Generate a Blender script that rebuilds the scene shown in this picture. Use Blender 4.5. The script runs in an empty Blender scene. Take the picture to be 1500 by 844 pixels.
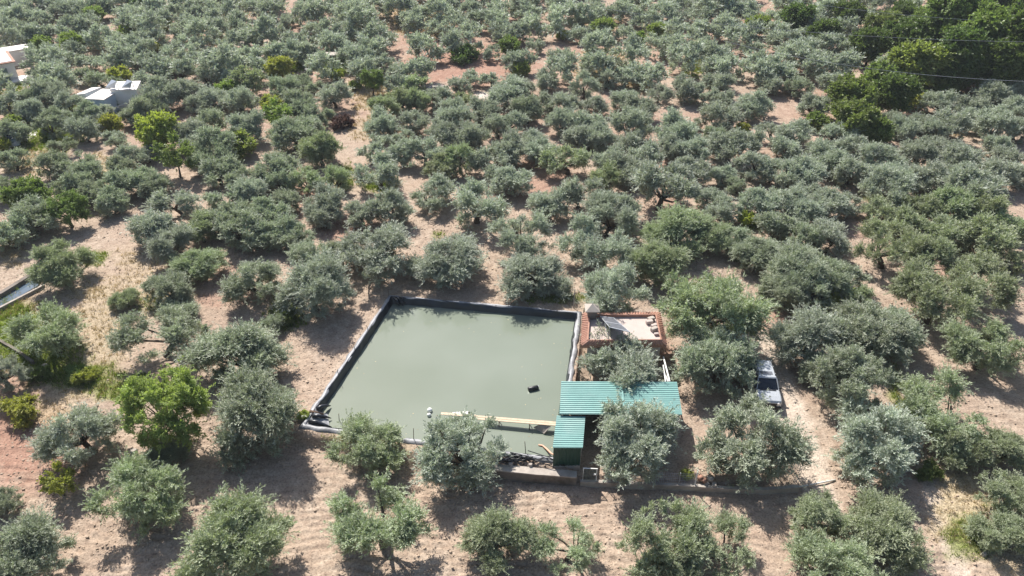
import bpy, math, random
import numpy as np
from mathutils import Vector, Matrix

# ------------------------------------------------------------------ camera, sky, sun, exposure
SC = bpy.context.scene
COL = SC.collection
PITCH = math.radians(34.0)
CAMZ = 40.0
FPX = 1071.0                        # focal length in pixels of the 1500 px wide photograph
cam_d = bpy.data.cameras.new("camera"); cam = bpy.data.objects.new("camera", cam_d); COL.objects.link(cam)
cam.location = (0, 0, CAMZ); cam.rotation_euler = (math.radians(90) - PITCH, 0, 0)
cam_d.sensor_width = 36.0; cam_d.lens = 36.0 * FPX / 1500.0
cam_d.clip_start = 0.5; cam_d.clip_end = 6000
SC.camera = cam

SUN = Vector((-1.15, 2.3, 2.85)).normalized()
SUN_EL = math.asin(SUN.z); SUN_AZ = math.atan2(SUN.x, SUN.y)
w = bpy.data.worlds.new("World"); SC.world = w; w.use_nodes = True
nt = w.node_tree; nt.nodes.clear()
sky = nt.nodes.new("ShaderNodeTexSky"); sky.sky_type = 'NISHITA'; sky.sun_disc = False
sky.sun_elevation = SUN_EL; sky.sun_rotation = SUN_AZ
sky.air_density = 1.0; sky.dust_density = 1.6; sky.ozone_density = 1.0
bg = nt.nodes.new("ShaderNodeBackground"); bg.inputs[1].default_value = 0.092
wo = nt.nodes.new("ShaderNodeOutputWorld")
nt.links.new(sky.outputs[0], bg.inputs[0]); nt.links.new(bg.outputs[0], wo.inputs[0])

sun_d = bpy.data.lights.new("sun", 'SUN'); sun_d.energy = 5.0; sun_d.angle = math.radians(0.53)
sun_d.color = (1.0, 0.96, 0.90)
sun = bpy.data.objects.new("sun", sun_d); COL.objects.link(sun)
sun.rotation_euler = SUN.to_track_quat('Z', 'Y').to_euler(); sun.location = (-60, 120, 150)

vs = SC.view_settings
vs.view_transform = 'Standard'; vs.look = 'None'; vs.gamma = 1.0; vs.use_curve_mapping = False
vs.exposure = 0.80
cy = SC.cycles
cy.max_bounces = 7; cy.diffuse_bounces = 3; cy.glossy_bounces = 3; cy.transmission_bounces = 4
cy.transparent_max_bounces = 6; cy.volume_bounces = 0
cy.caustics_reflective = False; cy.caustics_refractive = False

# ------------------------------------------------------------------ helpers
def lerp(a, b, t): return a + (b - a) * t
def sstep(a, b, x):
    t = np.clip((x - a) / (b - a + 1e-9), 0, 1); return t * t * (3 - 2 * t)

CP, SP = math.cos(PITCH), math.sin(PITCH)
def at(px, py, z=0.0):
    """the world point at height z seen at photograph pixel (px, py)"""
    u = (px - 750) / FPX; v = (py - 422) / FPX
    h = CAMZ - z; d = SP + v * CP
    return Vector((h * u / d, h * (CP - v * SP) / d, z))
def depth_of(p): return p[1] * CP + (CAMZ - p[2]) * SP
def pix(x, y, z):
    dep = y * CP + (CAMZ - z) * SP
    return 750 + FPX * x / dep, 422 + FPX * ((CAMZ - z) * CP - y * SP) / dep

def vnoise(x, y, seed=0):
    """smooth value noise, 0..1"""
    xi = np.floor(x).astype(np.int64); yi = np.floor(y).astype(np.int64)
    fx = x - xi; fy = y - yi
    fx = fx * fx * (3 - 2 * fx); fy = fy * fy * (3 - 2 * fy)
    def h(a, b):
        n = (a * 374761393 + b * 668265263 + seed * 974711) & 0x7fffffff
        n = ((n ^ (n >> 13)) * 1274126177) & 0x7fffffff
        return ((n ^ (n >> 16)) & 0xffff) / 65535.0
    return (h(xi, yi) * (1 - fx) + h(xi + 1, yi) * fx) * (1 - fy) + (h(xi, yi + 1) * (1 - fx) + h(xi + 1, yi + 1) * fx) * fy
def fbm(x, y, o=3, seed=0):
    s = 0; a = .5
    for i in range(o): s = s + a * vnoise(x * 2 ** i, y * 2 ** i, seed + i); a *= .5
    return s / (1 - .5 ** o)

def tag(o, label=None, cat=None, group=None, kind=None):
    if label: o['label'] = label
    if cat: o['category'] = cat
    if group: o['group'] = group
    if kind: o['kind'] = kind
    return o
def empty(name, loc, rz=0.0):
    o = bpy.data.objects.new(name, None); COL.objects.link(o)
    o.empty_display_size = .2; o.location = loc; o.rotation_euler = (0, 0, rz); return o
def thing(name, label, cat, loc, rz=0.0, group=None):
    return tag(empty(name, loc, rz), label, cat, group)
def mesh_np(name, V, F, mat=None, attrs=None, smooth=False):
    """mesh from numpy arrays; F is (n, 3) or (n, 4)"""
    V = np.asarray(V, dtype=np.float32); F = np.asarray(F, dtype=np.int32)
    m = bpy.data.meshes.new(name); k = F.shape[1]
    m.vertices.add(len(V)); m.vertices.foreach_set("co", V.ravel())
    m.loops.add(F.size); m.loops.foreach_set("vertex_index", F.ravel())
    m.polygons.add(len(F)); m.polygons.foreach_set("loop_start", np.arange(0, F.size, k, dtype=np.int32))
    for an, (dom, arr) in (attrs or {}).items():
        a = m.attributes.new(an, 'FLOAT', dom); a.data.foreach_set("value", np.asarray(arr, dtype=np.float32))
    m.update(calc_edges=True)
    if smooth: m.polygons.foreach_set("use_smooth", np.ones(len(F), dtype=bool))
    if mat: m.materials.append(mat)
    return m
def link(name, mesh, parent=None, loc=None):
    o = bpy.data.objects.new(name, mesh); COL.objects.link(o)
    if parent: o.parent = parent
    if loc is not None: o.location = loc
    return o

class MB:
    """collects boxes, bars, tubes, sheets; build() links them as ONE mesh object"""
    def __init__(s): s.v = []; s.f = []
    def add(s, vs, fs):
        b = len(s.v); s.v += [tuple(p) for p in vs]; s.f += [tuple(i + b for i in f) for f in fs]; return s
    def box(s, lo, hi, rz=0.0, about=None):
        x0, y0, z0 = lo; x1, y1, z1 = hi
        vs = [(x0, y0, z0), (x1, y0, z0), (x1, y1, z0), (x0, y1, z0), (x0, y0, z1), (x1, y0, z1), (x1, y1, z1), (x0, y1, z1)]
        if rz:
            c = about or ((x0 + x1) / 2, (y0 + y1) / 2); ca, sa = math.cos(rz), math.sin(rz)
            vs = [(c[0] + (x - c[0]) * ca - (y - c[1]) * sa, c[1] + (x - c[0]) * sa + (y - c[1]) * ca, z) for x, y, z in vs]
        return s.add(vs, [(0, 3, 2, 1), (4, 5, 6, 7), (0, 1, 5, 4), (1, 2, 6, 5), (2, 3, 7, 6), (3, 0, 4, 7)])
    def hexa(s, bottom, top):
        """a solid between two quads given in the same turning order"""
        return s.add(list(bottom) + list(top), [(3, 2, 1, 0), (4, 5, 6, 7), (0, 1, 5, 4), (1, 2, 6, 5), (2, 3, 7, 6), (3, 0, 4, 7)])
    def tube(s, pts, r, n=8, cap=True):
        pts = [Vector(p) for p in pts]; rs = r if isinstance(r, (list, tuple)) else [r] * len(pts)
        rings = []
        for i, p in enumerate(pts):
            t = (pts[min(i + 1, len(pts) - 1)] - pts[max(i - 1, 0)]).normalized()
            up = Vector((0, 0, 1)) if abs(t.z) < .9 else Vector((1, 0, 0))
            a = t.cross(up).normalized(); b = t.cross(a)
            rings.append([p + (a * math.cos(2 * math.pi * k / n) + b * math.sin(2 * math.pi * k / n)) * rs[i] for k in range(n)])
        vs = [q for ring in rings for q in ring]; fs = []
        for i in range(len(pts) - 1):
            for k in range(n):
                fs.append((i * n + k, i * n + (k + 1) % n, (i + 1) * n + (k + 1) % n, (i + 1) * n + k))
        if cap: fs += [tuple(range(n))[::-1], tuple((len(pts) - 1) * n + k for k in range(n))]
        return s.add(vs, fs)
    def build(s, name, mat, parent=None, origin=(0, 0, 0), smooth=False, bevel=0.0):
        m = bpy.data.meshes.new(name); o = Vector(origin)
        m.from_pydata([Vector(p) - o for p in s.v], [], s.f); m.materials.append(mat)
        if smooth: m.polygons.foreach_set("use_smooth", np.ones(len(m.polygons), dtype=bool))
        m.update()
        ob = link(name, m, parent)
        if not parent: ob.location = o
        if bevel:
            b = ob.modifiers.new("bevel", 'BEVEL'); b.width = bevel; b.segments = 2; b.limit_method = 'ANGLE'
        return ob

# ------------------------------------------------------------------ materials
def new_mat(name):
    m = bpy.data.materials.new(name); m.use_nodes = True; n = m.node_tree; n.nodes.clear()
    out = n.nodes.new("ShaderNodeOutputMaterial"); return m, n, out
def N(n, t, **kw):
    x = n.nodes.new(t)
    for k, v in kw.items(): setattr(x, k, v)
    return x
def L(n, a, b): n.links.new(a, b)
def ramp(n, fac, stops):
    r = N(n, "ShaderNodeValToRGB"); e = r.color_ramp.elements
    while len(e) < len(stops): e.new(.5)
    for i, (p, c) in enumerate(stops): e[i].position = p; e[i].color = (*c, 1) if len(c) == 3 else c
    L(n, fac, r.inputs[0]); return r.outputs[0]
def mix(n, fac, a, b, blend='MIX'):
    x = N(n, "ShaderNodeMix", data_type='RGBA', blend_type=blend)
    if isinstance(fac, (int, float)): x.inputs[0].default_value = fac
    else: L(n, fac, x.inputs[0])
    for i, c in ((6, a), (7, b)):
        if isinstance(c, tuple): x.inputs[i].default_value = (*c, 1)
        else: L(n, c, x.inputs[i])
    return x.outputs[2]
def math_n(n, op, a, b=0.0):
    x = N(n, "ShaderNodeMath", operation=op)
    for i, c in enumerate((a, b)):
        if isinstance(c, (int, float)): x.inputs[i].default_value = c
        else: L(n, c, x.inputs[i])
    return x.outputs[0]
def noise(n, vec, scale, detail=3, rough=.55):
    x = N(n, "ShaderNodeTexNoise"); x.inputs['Scale'].default_value = scale
    x.inputs['Detail'].default_value = detail; x.inputs['Roughness'].default_value = rough
    if vec is not None: L(n, vec, x.inputs['Vector'])
    return x.outputs['Fac']
def surf(name, col, rough=.7, metal=0.0, var=.12, scale=3.0, bump=0.0, bscale=20.0, spec=.5, dirt=None):
    """a painted / mineral / wooden surface with broken-up colour and optional bump and stains"""
    m, n, out = new_mat(name)
    p = N(n, "ShaderNodeBsdfPrincipled"); L(n, p.outputs[0], out.inputs[0])
    tc = N(n, "ShaderNodeTexCoord").outputs['Object']
    c = ramp(n, noise(n, tc, scale, 5, .6), [(.25, tuple(max(0, x * (1 - var)) for x in col)), (.75, tuple(min(1, x * (1 + var)) for x in col))])
    if dirt:
        c = mix(n, ramp(n, noise(n, tc, scale * .45, 4, .65), [(.48, (0, 0, 0)), (.68, (1, 1, 1))]), c, dirt)
    L(n, c, p.inputs['Base Color'])
    p.inputs['Metallic'].default_value = metal; p.inputs['Specular IOR Level'].default_value = spec
    L(n, math_n(n, 'MULTIPLY_ADD', noise(n, tc, scale * 2, 3), .25), p.inputs['Roughness'])
    p.inputs['Roughness'].links[0].from_node.inputs[2].default_value = rough - .12
    if bump:
        b = N(n, "ShaderNodeBump"); b.inputs['Strength'].default_value = bump; b.inputs['Distance'].default_value = .03
        L(n, noise(n, tc, bscale, 4, .6), b.inputs['Height']); L(n, b.outputs[0], p.inputs['Normal'])
    return m
def leaf_mat(name, front, back, trans, tshare=.3, rough=.55, hue=.03):
    """leaf: greener face, paler underside, light shining through; each leaf and each tree differs a little"""
    m, n, out = new_mat(name)
    at_ = N(n, "ShaderNodeAttribute", attribute_name="tone").outputs['Fac']
    oi = N(n, "ShaderNodeObjectInfo").outputs['Random']
    geo = N(n, "ShaderNodeNewGeometry").outputs['Backfacing']
    c = mix(n, geo, front, back)
    hs = N(n, "ShaderNodeHueSaturation"); L(n, c, hs.inputs['Color'])
    v = math_n(n, 'ADD', math_n(n, 'MULTIPLY', at_, .95), math_n(n, 'MULTIPLY', oi, .22))
    L(n, math_n(n, 'ADD', v, .42), hs.inputs['Value'])
    L(n, math_n(n, 'ADD', math_n(n, 'MULTIPLY', oi, hue), .5 - hue / 2), hs.inputs['Hue'])
    p = N(n, "ShaderNodeBsdfPrincipled"); L(n, hs.outputs[0], p.inputs['Base Color'])
    p.inputs['Roughness'].default_value = rough; p.inputs['Specular IOR Level'].default_value = .28
    t = N(n, "ShaderNodeBsdfTranslucent"); L(n, mix(n, 1.0, hs.outputs[0], trans, 'MULTIPLY'), t.inputs[0])
    ms = N(n, "ShaderNodeMixShader"); ms.inputs[0].default_value = tshare
    L(n, p.outputs[0], ms.inputs[1]); L(n, t.outputs[0], ms.inputs[2]); L(n, ms.outputs[0], out.inputs[0])
    return m

M = {}
M['olive_silver'] = leaf_mat('olive_leaf_silver', (.282, .322, .246), (.400, .428, .358), (1.2, 1.25, .85), .27)
M['olive_grey'] = leaf_mat('olive_leaf_grey', (.248, .286, .206), (.362, .390, .302), (1.2, 1.3, .8), .27)
M['olive_green'] = leaf_mat('olive_leaf_green', (.246, .290, .182), (.340, .372, .258), (1.25, 1.35, .7), .29)
M['leaf_bright'] = leaf_mat('leaf_bright', (.200, .262, .070), (.24, .295, .11), (1.4, 1.45, .8), .40, .45)
M['leaf_mid'] = leaf_mat('leaf_mid', (.155, .205, .060), (.195, .24, .09), (1.3, 1.4, .8), .36, .45)
M['leaf_dark'] = leaf_mat('leaf_dark', (.100, .148, .044), (.128, .172, .065), (1.3, 1.4, .8), .34, .45)
M['leaf_yellow'] = leaf_mat('leaf_yellow', (.27, .31, .060), (.31, .34, .11), (1.5, 1.5, .7), .40, .5)
M['leaf_lime'] = leaf_mat('leaf_lime', (.250, .305, .085), (.29, .335, .125), (1.4, 1.4, .8), .42, .5)
M['leaf_blue'] = leaf_mat('leaf_blue', (.150, .210, .150), (.25, .30, .25), (1.2, 1.4, .9), .25, .4)
M['twig_red'] = leaf_mat('leaf_russet', (.125, .080, .062), (.14, .09, .07), (1.3, 1.1, .8), .25, .6)
M['bark'] = surf('olive_bark', (.085, .066, .050), .9, 0, .35, 6, .8, 14, .2)
M['bark_pale'] = surf('pale_bark', (.20, .155, .115), .9, 0, .3, 6, .8, 14, .2)
M['liner'] = surf('black_pond_liner', (.018, .020, .026), .36, 0, .3, 1.2, .5, 5, .6)
M['liner_rim'] = surf('grey_liner_rim', (.27, .27, .28), .5, 0, .3, 1.6, .6, 6, .5, (.13, .13, .14))  # paler grey than the black liner sheet, with darker grey blotches
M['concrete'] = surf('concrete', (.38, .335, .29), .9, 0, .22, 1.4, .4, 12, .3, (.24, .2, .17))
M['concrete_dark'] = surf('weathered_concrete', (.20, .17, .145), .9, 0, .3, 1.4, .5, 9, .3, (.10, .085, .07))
M['roof_green'] = surf('green_roof_paint', (.165, .325, .295), .47, .0, .10, .8, 0, 1, .55, (.215, .35, .32))
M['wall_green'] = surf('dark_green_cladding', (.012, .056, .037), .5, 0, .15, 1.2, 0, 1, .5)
M['steel'] = surf('galvanised_steel', (.55, .56, .57), .4, .6, .12, 3)
M['white'] = surf('white_paint', (.70, .69, .66), .6, 0, .06, 1.5, 0, 1, .4, (.6, .57, .52))
M['white_roof'] = surf('white_roof', (.72, .67, .63), .7, 0, .08, .7, 0, 1, .4, (.58, .52, .47))
M['pale_blue'] = surf('pale_blue_wall', (.46, .55, .64), .7, 0, .06, 1)
M['terracotta'] = surf('terracotta_tile', (.36, .195, .14), .8, 0, .25, 3, .2, 20, .3)
M['deck'] = surf('pale_roof_deck', (.45, .375, .335), .85, 0, .10, 1.3, .2, 12, .3, (.43, .36, .31))
M['render'] = surf('house_render', (.52, .46, .40), .85, 0, .10, 1.2, .1, 12, .3)
M['panel_back'] = surf('solar_panel', (.12, .125, .14), .35, 0, .12, 2, 0, 1, .5)
M['panel_pale'] = surf('pale_panel', (.48, .50, .53), .3, .2, .06, 2)
M['wood'] = surf('weathered_plank', (.50, .40, .29), .8, 0, .2, 5, .3, 25, .3)
M['wood_grey'] = surf('grey_wood', (.36, .31, .27), .85, 0, .25, 5, .3, 25, .3)
M['wood_dark'] = surf('dark_wood', (.10, .062, .042), .8, 0, .3, 5, .3, 20, .3)
M['black_pipe'] = surf('black_pipe', (.016, .016, .018), .45, 0, .2, 4)
M['float_white'] = surf('white_float', (.72, .72, .68), .6, 0, .1, 4, .2, 10)
M['stone'] = surf('field_stone', (.36, .31, .27), .95, 0, .3, 3, .6, 9, .2)
M['orange'] = surf('pale_orange_hose', (.60, .33, .22), .6, 0, .1, 4)
M['car_paint'] = surf('silver_car_paint', (.44, .46, .48), .30, .2, .03, 2, 0, 1, .6)
M['car_black'] = surf('black_trim', (.015, .015, .017), .5, 0, .1, 4)
M['glass'] = surf('dark_car_glass', (.010, .013, .020), .12, 0, .1, 2, 0, 1, .7)
M['rubber'] = surf('tyre_rubber', (.02, .02, .02), .85, 0, .2, 8)
M['lamp'] = surf('headlamp', (.75, .76, .78), .15, .2, .03, 4)
M['van_blue'] = surf('grey_blue_paint', (.33, .39, .47), .4, .1, .06, 2)
M['wire'] = surf('wire', (.42, .43, .45), .4, .5, .1, 4)
M['shutter'] = surf('grey_green_shutter', (.15, .20, .19), .6, 0, .1, 3)
# ------------------------------------------------------------------ the lie of the land
RIM = 1.05; WATER = .45
BL = at(447, 622, RIM); BR = at(817, 672, RIM); TR = at(846, 459, RIM); TL = at(573, 435, RIM)
POND = [BL, BR, TR, TL]                                        # turning anticlockwise seen from above
FRONT = [at(x, y, 0) for x, y in ((-200, 660), (250, 655), (430, 650), (520, 672), (600, 690), (720, 703), (850, 706), (950, 709), (1050, 716), (1222, 706), (1420, 700), (1700, 700))]
FX = np.array([p.x for p in FRONT]); FY = np.array([p.y for p in FRONT])
def inside(x, y, poly):
    """signed distance to a convex anticlockwise polygon, negative inside"""
    d = np.full(np.shape(x), -1e9)
    for i in range(len(poly)):
        a, b = poly[i], poly[(i + 1) % len(poly)]
        ex, ey = b[0] - a[0], b[1] - a[1]; l = math.hypot(ex, ey)
        d = np.maximum(d, ((x - a[0]) * ey - (y - a[1]) * ex) / l)
    return d
def gz(x, y, fine=False):
    x = np.asarray(x, dtype=float); y = np.asarray(y, dtype=float)
    yf = np.interp(x, FX, FY)
    left = sstep(-15.5, -22, x)
    wid = lerp(1.2, 11.0, np.maximum(left, sstep(17, 24, x))) - 1.05 * sstep(2.0, 3.2, x)
    h1 = lerp(.85, .42, sstep(3.4, 4.6, x)); h1 = lerp(h1, .55, left)
    h1 = lerp(h1, .85, sstep(48, 58, y))
    h = h1 * sstep(0, 1, (y - yf) / wid)
    h = h + .5 * (fbm(x / 23 + 3, y / 23, 2, 5) - .5) * sstep(0, 12, np.abs(y - 47) - 12 + .25 * np.abs(x))
    far = sstep(70, 130, y); h = h + far * 1.2 * (fbm(x / 60, y / 45 + 9, 2, 8) - .5)
    dp = inside(x, y, POND)
    h = lerp(h, RIM - .12, sstep(1.6, .35, dp) * sstep(-.3, .6, y - yf))
    h = np.where(dp < .15, lerp(RIM - .14, -.7, sstep(.15, -.12, dp)), h)
    return h
def gz1(x, y): return float(gz(np.array([x]), np.array([y]))[0])
def on_ground(px, py, up=0.0):
    p = at(px, py, .5)
    for _ in range(4): p = at(px, py, gz1(p.x, p.y) + up)
    return p

# ------------------------------------------------------------------ ground sheet
def axis(core, lo, hi):
    a = list(core); s = a[1] - a[0]; x = a[0]; out = []
    while x > lo: s *= 1.25; x -= s; out.append(x)
    a = out[::-1] + a; s = core[-1] - core[-2]; x = a[-1]
    while x < hi: s *= 1.25; x += s; a.append(x)
    return np.array(a)
gx_core = np.concatenate([np.arange(-95, -32, .7), np.arange(-32, 32, .17), np.arange(32, 95.1, .7)])
gy_core = np.concatenate([np.arange(24, 46, .13), np.arange(46, 62, .2), np.arange(62, 100, .4), np.arange(100, 200, .9)])
GX = axis(gx_core, -2500, 2500); GY = axis(gy_core, -600, 4000)
XX, YY = np.meshgrid(GX, GY); xx = XX.ravel(); yy = YY.ravel()
zz = gz(xx, yy)
px_, py_ = pix(xx, np.maximum(yy, 5), zz)
def blobs(lst):
    m = np.zeros_like(px_); wob = fbm(xx / 1.7, yy / 1.7, 3, 21); w2 = fbm(xx / .45, yy / .45, 2, 33)
    for x, y, rx, ry, s in lst:
        d = np.sqrt(((px_ - x) / rx) ** 2 + ((py_ - y) / ry) ** 2)
        m = np.maximum(m, s * sstep(1.25, .45, d + (wob - .5) * .9 + (w2 - .5) * .5))
    return m
def trail(pts, wid):
    m = np.full_like(px_, 1e9)
    for (x0, y0), (x1, y1) in zip(pts[:-1], pts[1:]):
        a = on_ground(x0, y0); b = on_ground(x1, y1); ex, ey = b.x - a.x, b.y - a.y
        t = np.clip(((xx - a.x) * ex + (yy - a.y) * ey) / (ex * ex + ey * ey), 0, 1)
        m = np.minimum(m, np.hypot(xx - a.x - t * ex, yy - a.y - t * ey))
    m = m + (fbm(xx / 1.1, yy / 1.1, 3, 44) - .5) * .9
    return sstep(wid, wid * .55, m)
m_straw = blobs([(215, 420, 75, 45, .5), (150, 490, 45, 75, .6), (205, 385, 40, 25, .45), (548, 140, 38, 28, .8), (555, 190, 50, 22, .5), (615, 28, 60, 26, .7), (885, 100, 40, 30, .8),
                 (880, 40, 30, 20, .5), (1450, 172, 24, 16, .9), (1385, 195, 30, 14, .6), (150, 248, 24, 22, .9), (40, 240, 40, 26, .8), (20, 375, 20, 22, .7), (330, 20, 40, 20, .5),
                 (1405, 735, 40, 70, .9), (1490, 820, 60, 60, .6), (1312, 545, 14, 36, .6), (75, 600, 60, 26, .6), (110, 570, 70, 20, .7), (315, 170, 20, 16, .8), (130, 430, 60, 18, .7), (30, 450, 50, 22, .8),
                 (520, 52, 12, 12, .9), (1130, 100, 30, 16, .4), (1440, 250, 20, 20, .4), (930, 125, 26, 18, .7), (1020, 95, 20, 14, .7), (340, 140, 30, 14, .3), (565, 660, 60, 14, .5), (330, 62, 20, 10, .6), (20, 75, 30, 10, .6), (60, 165, 50, 14, .5)])
m_green = blobs([(20, 478, 56, 40, 1), (50, 520, 70, 26, .9), (110, 552, 70, 22, .95), (165, 572, 40, 16, .8), (418, 462, 26, 28, .8), (820, 438, 46, 8, .8), (770, 402, 20, 9, .5), (552, 268, 26, 14, .8), (505, 262, 14, 24, .7), (490, 95, 46, 14, .9),
                 (435, 95, 30, 10, .7), (1330, 606, 20, 22, .9), (1418, 790, 32, 36, .8), (1310, 560, 13, 30, .8), (100, 180, 60, 30, .7), (60, 205, 60, 20, .7), (140, 378, 20, 12, .8), (30, 150, 30, 26, .6), (1020, 100, 20, 12, .7),
                 (830, 178, 20, 6, .7), (1285, 290, 30, 8, .5), (1490, 340, 30, 10, .4), (1390, 660, 14, 16, .6), (640, 345, 12, 6, .5), (230, 445, 30, 18, .35), (640, 402, 22, 6, .5), (1100, 330, 20, 10, .6), (350, 95, 20, 10, .6),
                 (1340, 130, 60, 20, .6), (470, 55, 12, 6, .5), (500, 645, 30, 8, .4), (1470, 735, 30, 14, .4)])
m_red = blobs([(690, 95, 130, 40, .75), (640, 45, 120, 36, .6), (720, 20, 90, 26, .6), (860, 70, 60, 30, .5), (440, 292, 50, 26, .6), (300, 420, 40, 40, .45), (510, 335, 40, 22, .7), (790, 262, 60, 40, .55),
               (60, 32, 40, 16, .8), (420, 35, 40, 20, .5), (40, 650, 90, 70, .75), (40, 560, 50, 36, .45), (1080, 30, 80, 24, .7), (960, 245, 40, 40, .4), (1140, 455, 40, 40, .5), (970, 510, 22, 30, .6), (580, 200, 30, 20, .4),
               (1260, 335, 30, 16, .4), (340, 410, 40, 30, .55), (80, 530, 20, 10, .5), (1180, 110, 40, 20, .4), (980, 300, 30, 20, .4), (1380, 395, 40, 20, .4)])
m_white = blobs([(640, 130, 16, 8, 1), (512, 101, 8, 5, 1), (345, 64, 26, 4, .6), (1000, 14, 26, 6, .9), (820, 176, 16, 7, .5), (45, 195, 8, 8, .8), (708, 140, 14, 5, .6), (1065, 237, 30, 5, .5), (910, 460, 60, 8, .3), (575, 112, 8, 5, .6)])
m_trk = np.maximum(trail([(1108, 498), (1138, 540), (1150, 585), (1172, 640), (1190, 682), (1196, 712), (1204, 740)], 1.5), blobs([(1155, 622, 34, 14, .9), (1120, 498, 14, 14, .6)]))
m_trk = np.maximum(m_trk, .8 * trail([(1352, 690), (1372, 735), (1392, 790), (1412, 850)], .75))
m_red = np.maximum(m_red, .35 * sstep(75, 110, yy) * sstep(.35, .6, fbm(xx / 9, yy / 9, 2, 61)))
m_rough = fbm(xx / 7, yy / 7, 2, 60)
dpond = inside(xx, yy, POND)
# ploughed furrows, clods and tracks as real relief
near = sstep(95, 60, yy) * (1 - m_trk) * sstep(.6, 1.6, dpond)
warp = (fbm(xx / 5.0, yy / 5.0, 2, 70) - .5) * 2.6
furrow = 2 * np.abs(np.sin((yy + .05 * xx + warp) * math.pi / .62)) ** .65 - 1
pr = at(1395, 480, .5); rad = np.hypot(xx - pr.x, yy - pr.y)
ring = np.sin((rad + warp * .6) * 2 * math.pi / .8) * sstep(15, 4, np.hypot(xx - at(1345, 450, .5).x, yy - at(1345, 450, .5).y))
front = sstep(-.2, -1.2, yy - np.interp(xx, FX, FY))
amp = .056 * front + .022 * (1 - front) * sstep(-8, -20, xx + 0) * .4
zz = zz + near * (amp * furrow * (.15 + 1.1 * vnoise(xx / 1.3, yy / .8, 78)) + .035 * ring)
zz = zz + near * (0.15 * (fbm(xx / .42, yy / .42, 2, 80) - .5) + .08 * (vnoise(xx / .2, yy / .2, 85) - .5)) * (.5 + m_rough)
zz = zz + .09 * (fbm(xx / 1.4, yy / 1.4, 2, 90) - .5) * sstep(.2, 1.0, np.abs(dpond)) - .04 * m_trk
nxg, nyg = len(GX), len(GY)
ii, jj = np.meshgrid(np.arange(nxg - 1), np.arange(nyg - 1))
i0 = (jj * nxg + ii).ravel(); QF = np.stack([i0, i0 + 1, i0 + 1 + nxg, i0 + nxg], 1)
V = np.stack([xx, yy, zz], 1)

def soil_material():
    m, n, out = new_mat("dry_soil")
    p = N(n, "ShaderNodeBsdfPrincipled"); L(n, p.outputs[0], out.inputs[0])
    p.inputs['Roughness'].default_value = .95; p.inputs['Specular IOR Level'].default_value = .15
    pos = N(n, "ShaderNodeNewGeometry").outputs['Position']
    A = lambda nm: N(n, "ShaderNodeAttribute", attribute_name=nm).outputs['Fac']
    big = noise(n, pos, .16, 3, .5); mid = noise(n, pos, 1.3, 5, .65); fin = noise(n, pos, 7.0, 4, .7)
    base = ramp(n, mid, [(.28, (.255, .185, .138)), (.5, (.365, .283, .215)), (.72, (.455, .365, .285))])
    base = mix(n, ramp(n, big, [(.4, (0, 0, 0)), (.62, (.5, .5, .5))]), base, (.325, .235, .178))
    red = ramp(n, mid, [(.3, (.235, .115, .080)), (.7, (.36, .205, .150))])
    c = mix(n, A('red'), base, red)
    trk = ramp(n, mid, [(.3, (.43, .345, .275)), (.7, (.55, .46, .375))])
    c = mix(n, A('trk'), c, trk)
    straw = ramp(n, fin, [(.3, (.32, .25, .150)), (.7, (.47, .39, .265))])
    c = mix(n, A('straw'), c, straw)
    grn = ramp(n, fin, [(.3, (.085, .115, .025)), (.7, (.20, .24, .06))])
    c = mix(n, A('green'), c, grn)
    c = mix(n, A('white'), c, (.66, .60, .54))
    sp = ramp(n, fin, [(.30, (.50, .50, .50)), (.5, (1, 1, 1)), (.68, (1.2, 1.2, 1.2))])
    c = mix(n, 1.0, c, sp, 'MULTIPLY')
    L(n, c, p.inputs['Base Color'])
    b1 = N(n, "ShaderNodeBump"); b1.inputs['Strength'].default_value = .9; b1.inputs['Distance'].default_value = .12
    L(n, noise(n, pos, 3.2, 6, .7), b1.inputs['Height']); L(n, b1.outputs[0], p.inputs['Normal'])
    return m
M['soil'] = soil_material()
GA = dict(straw=m_straw, green=m_green, red=m_red, white=m_white, trk=m_trk)
is_trk = m_trk[QF].mean(1) > .5
for nm, sel in (('ground', ~is_trk), ('dirt_track', is_trk)):
    F = QF[sel]; used, inv = np.unique(F, return_inverse=True)
    g = link(nm, mesh_np(nm, V[used], inv.reshape(F.shape), M['soil'], {k: ('POINT', a[used]) for k, a in GA.items()}, True))
    tag(g, kind='structure')

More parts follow.
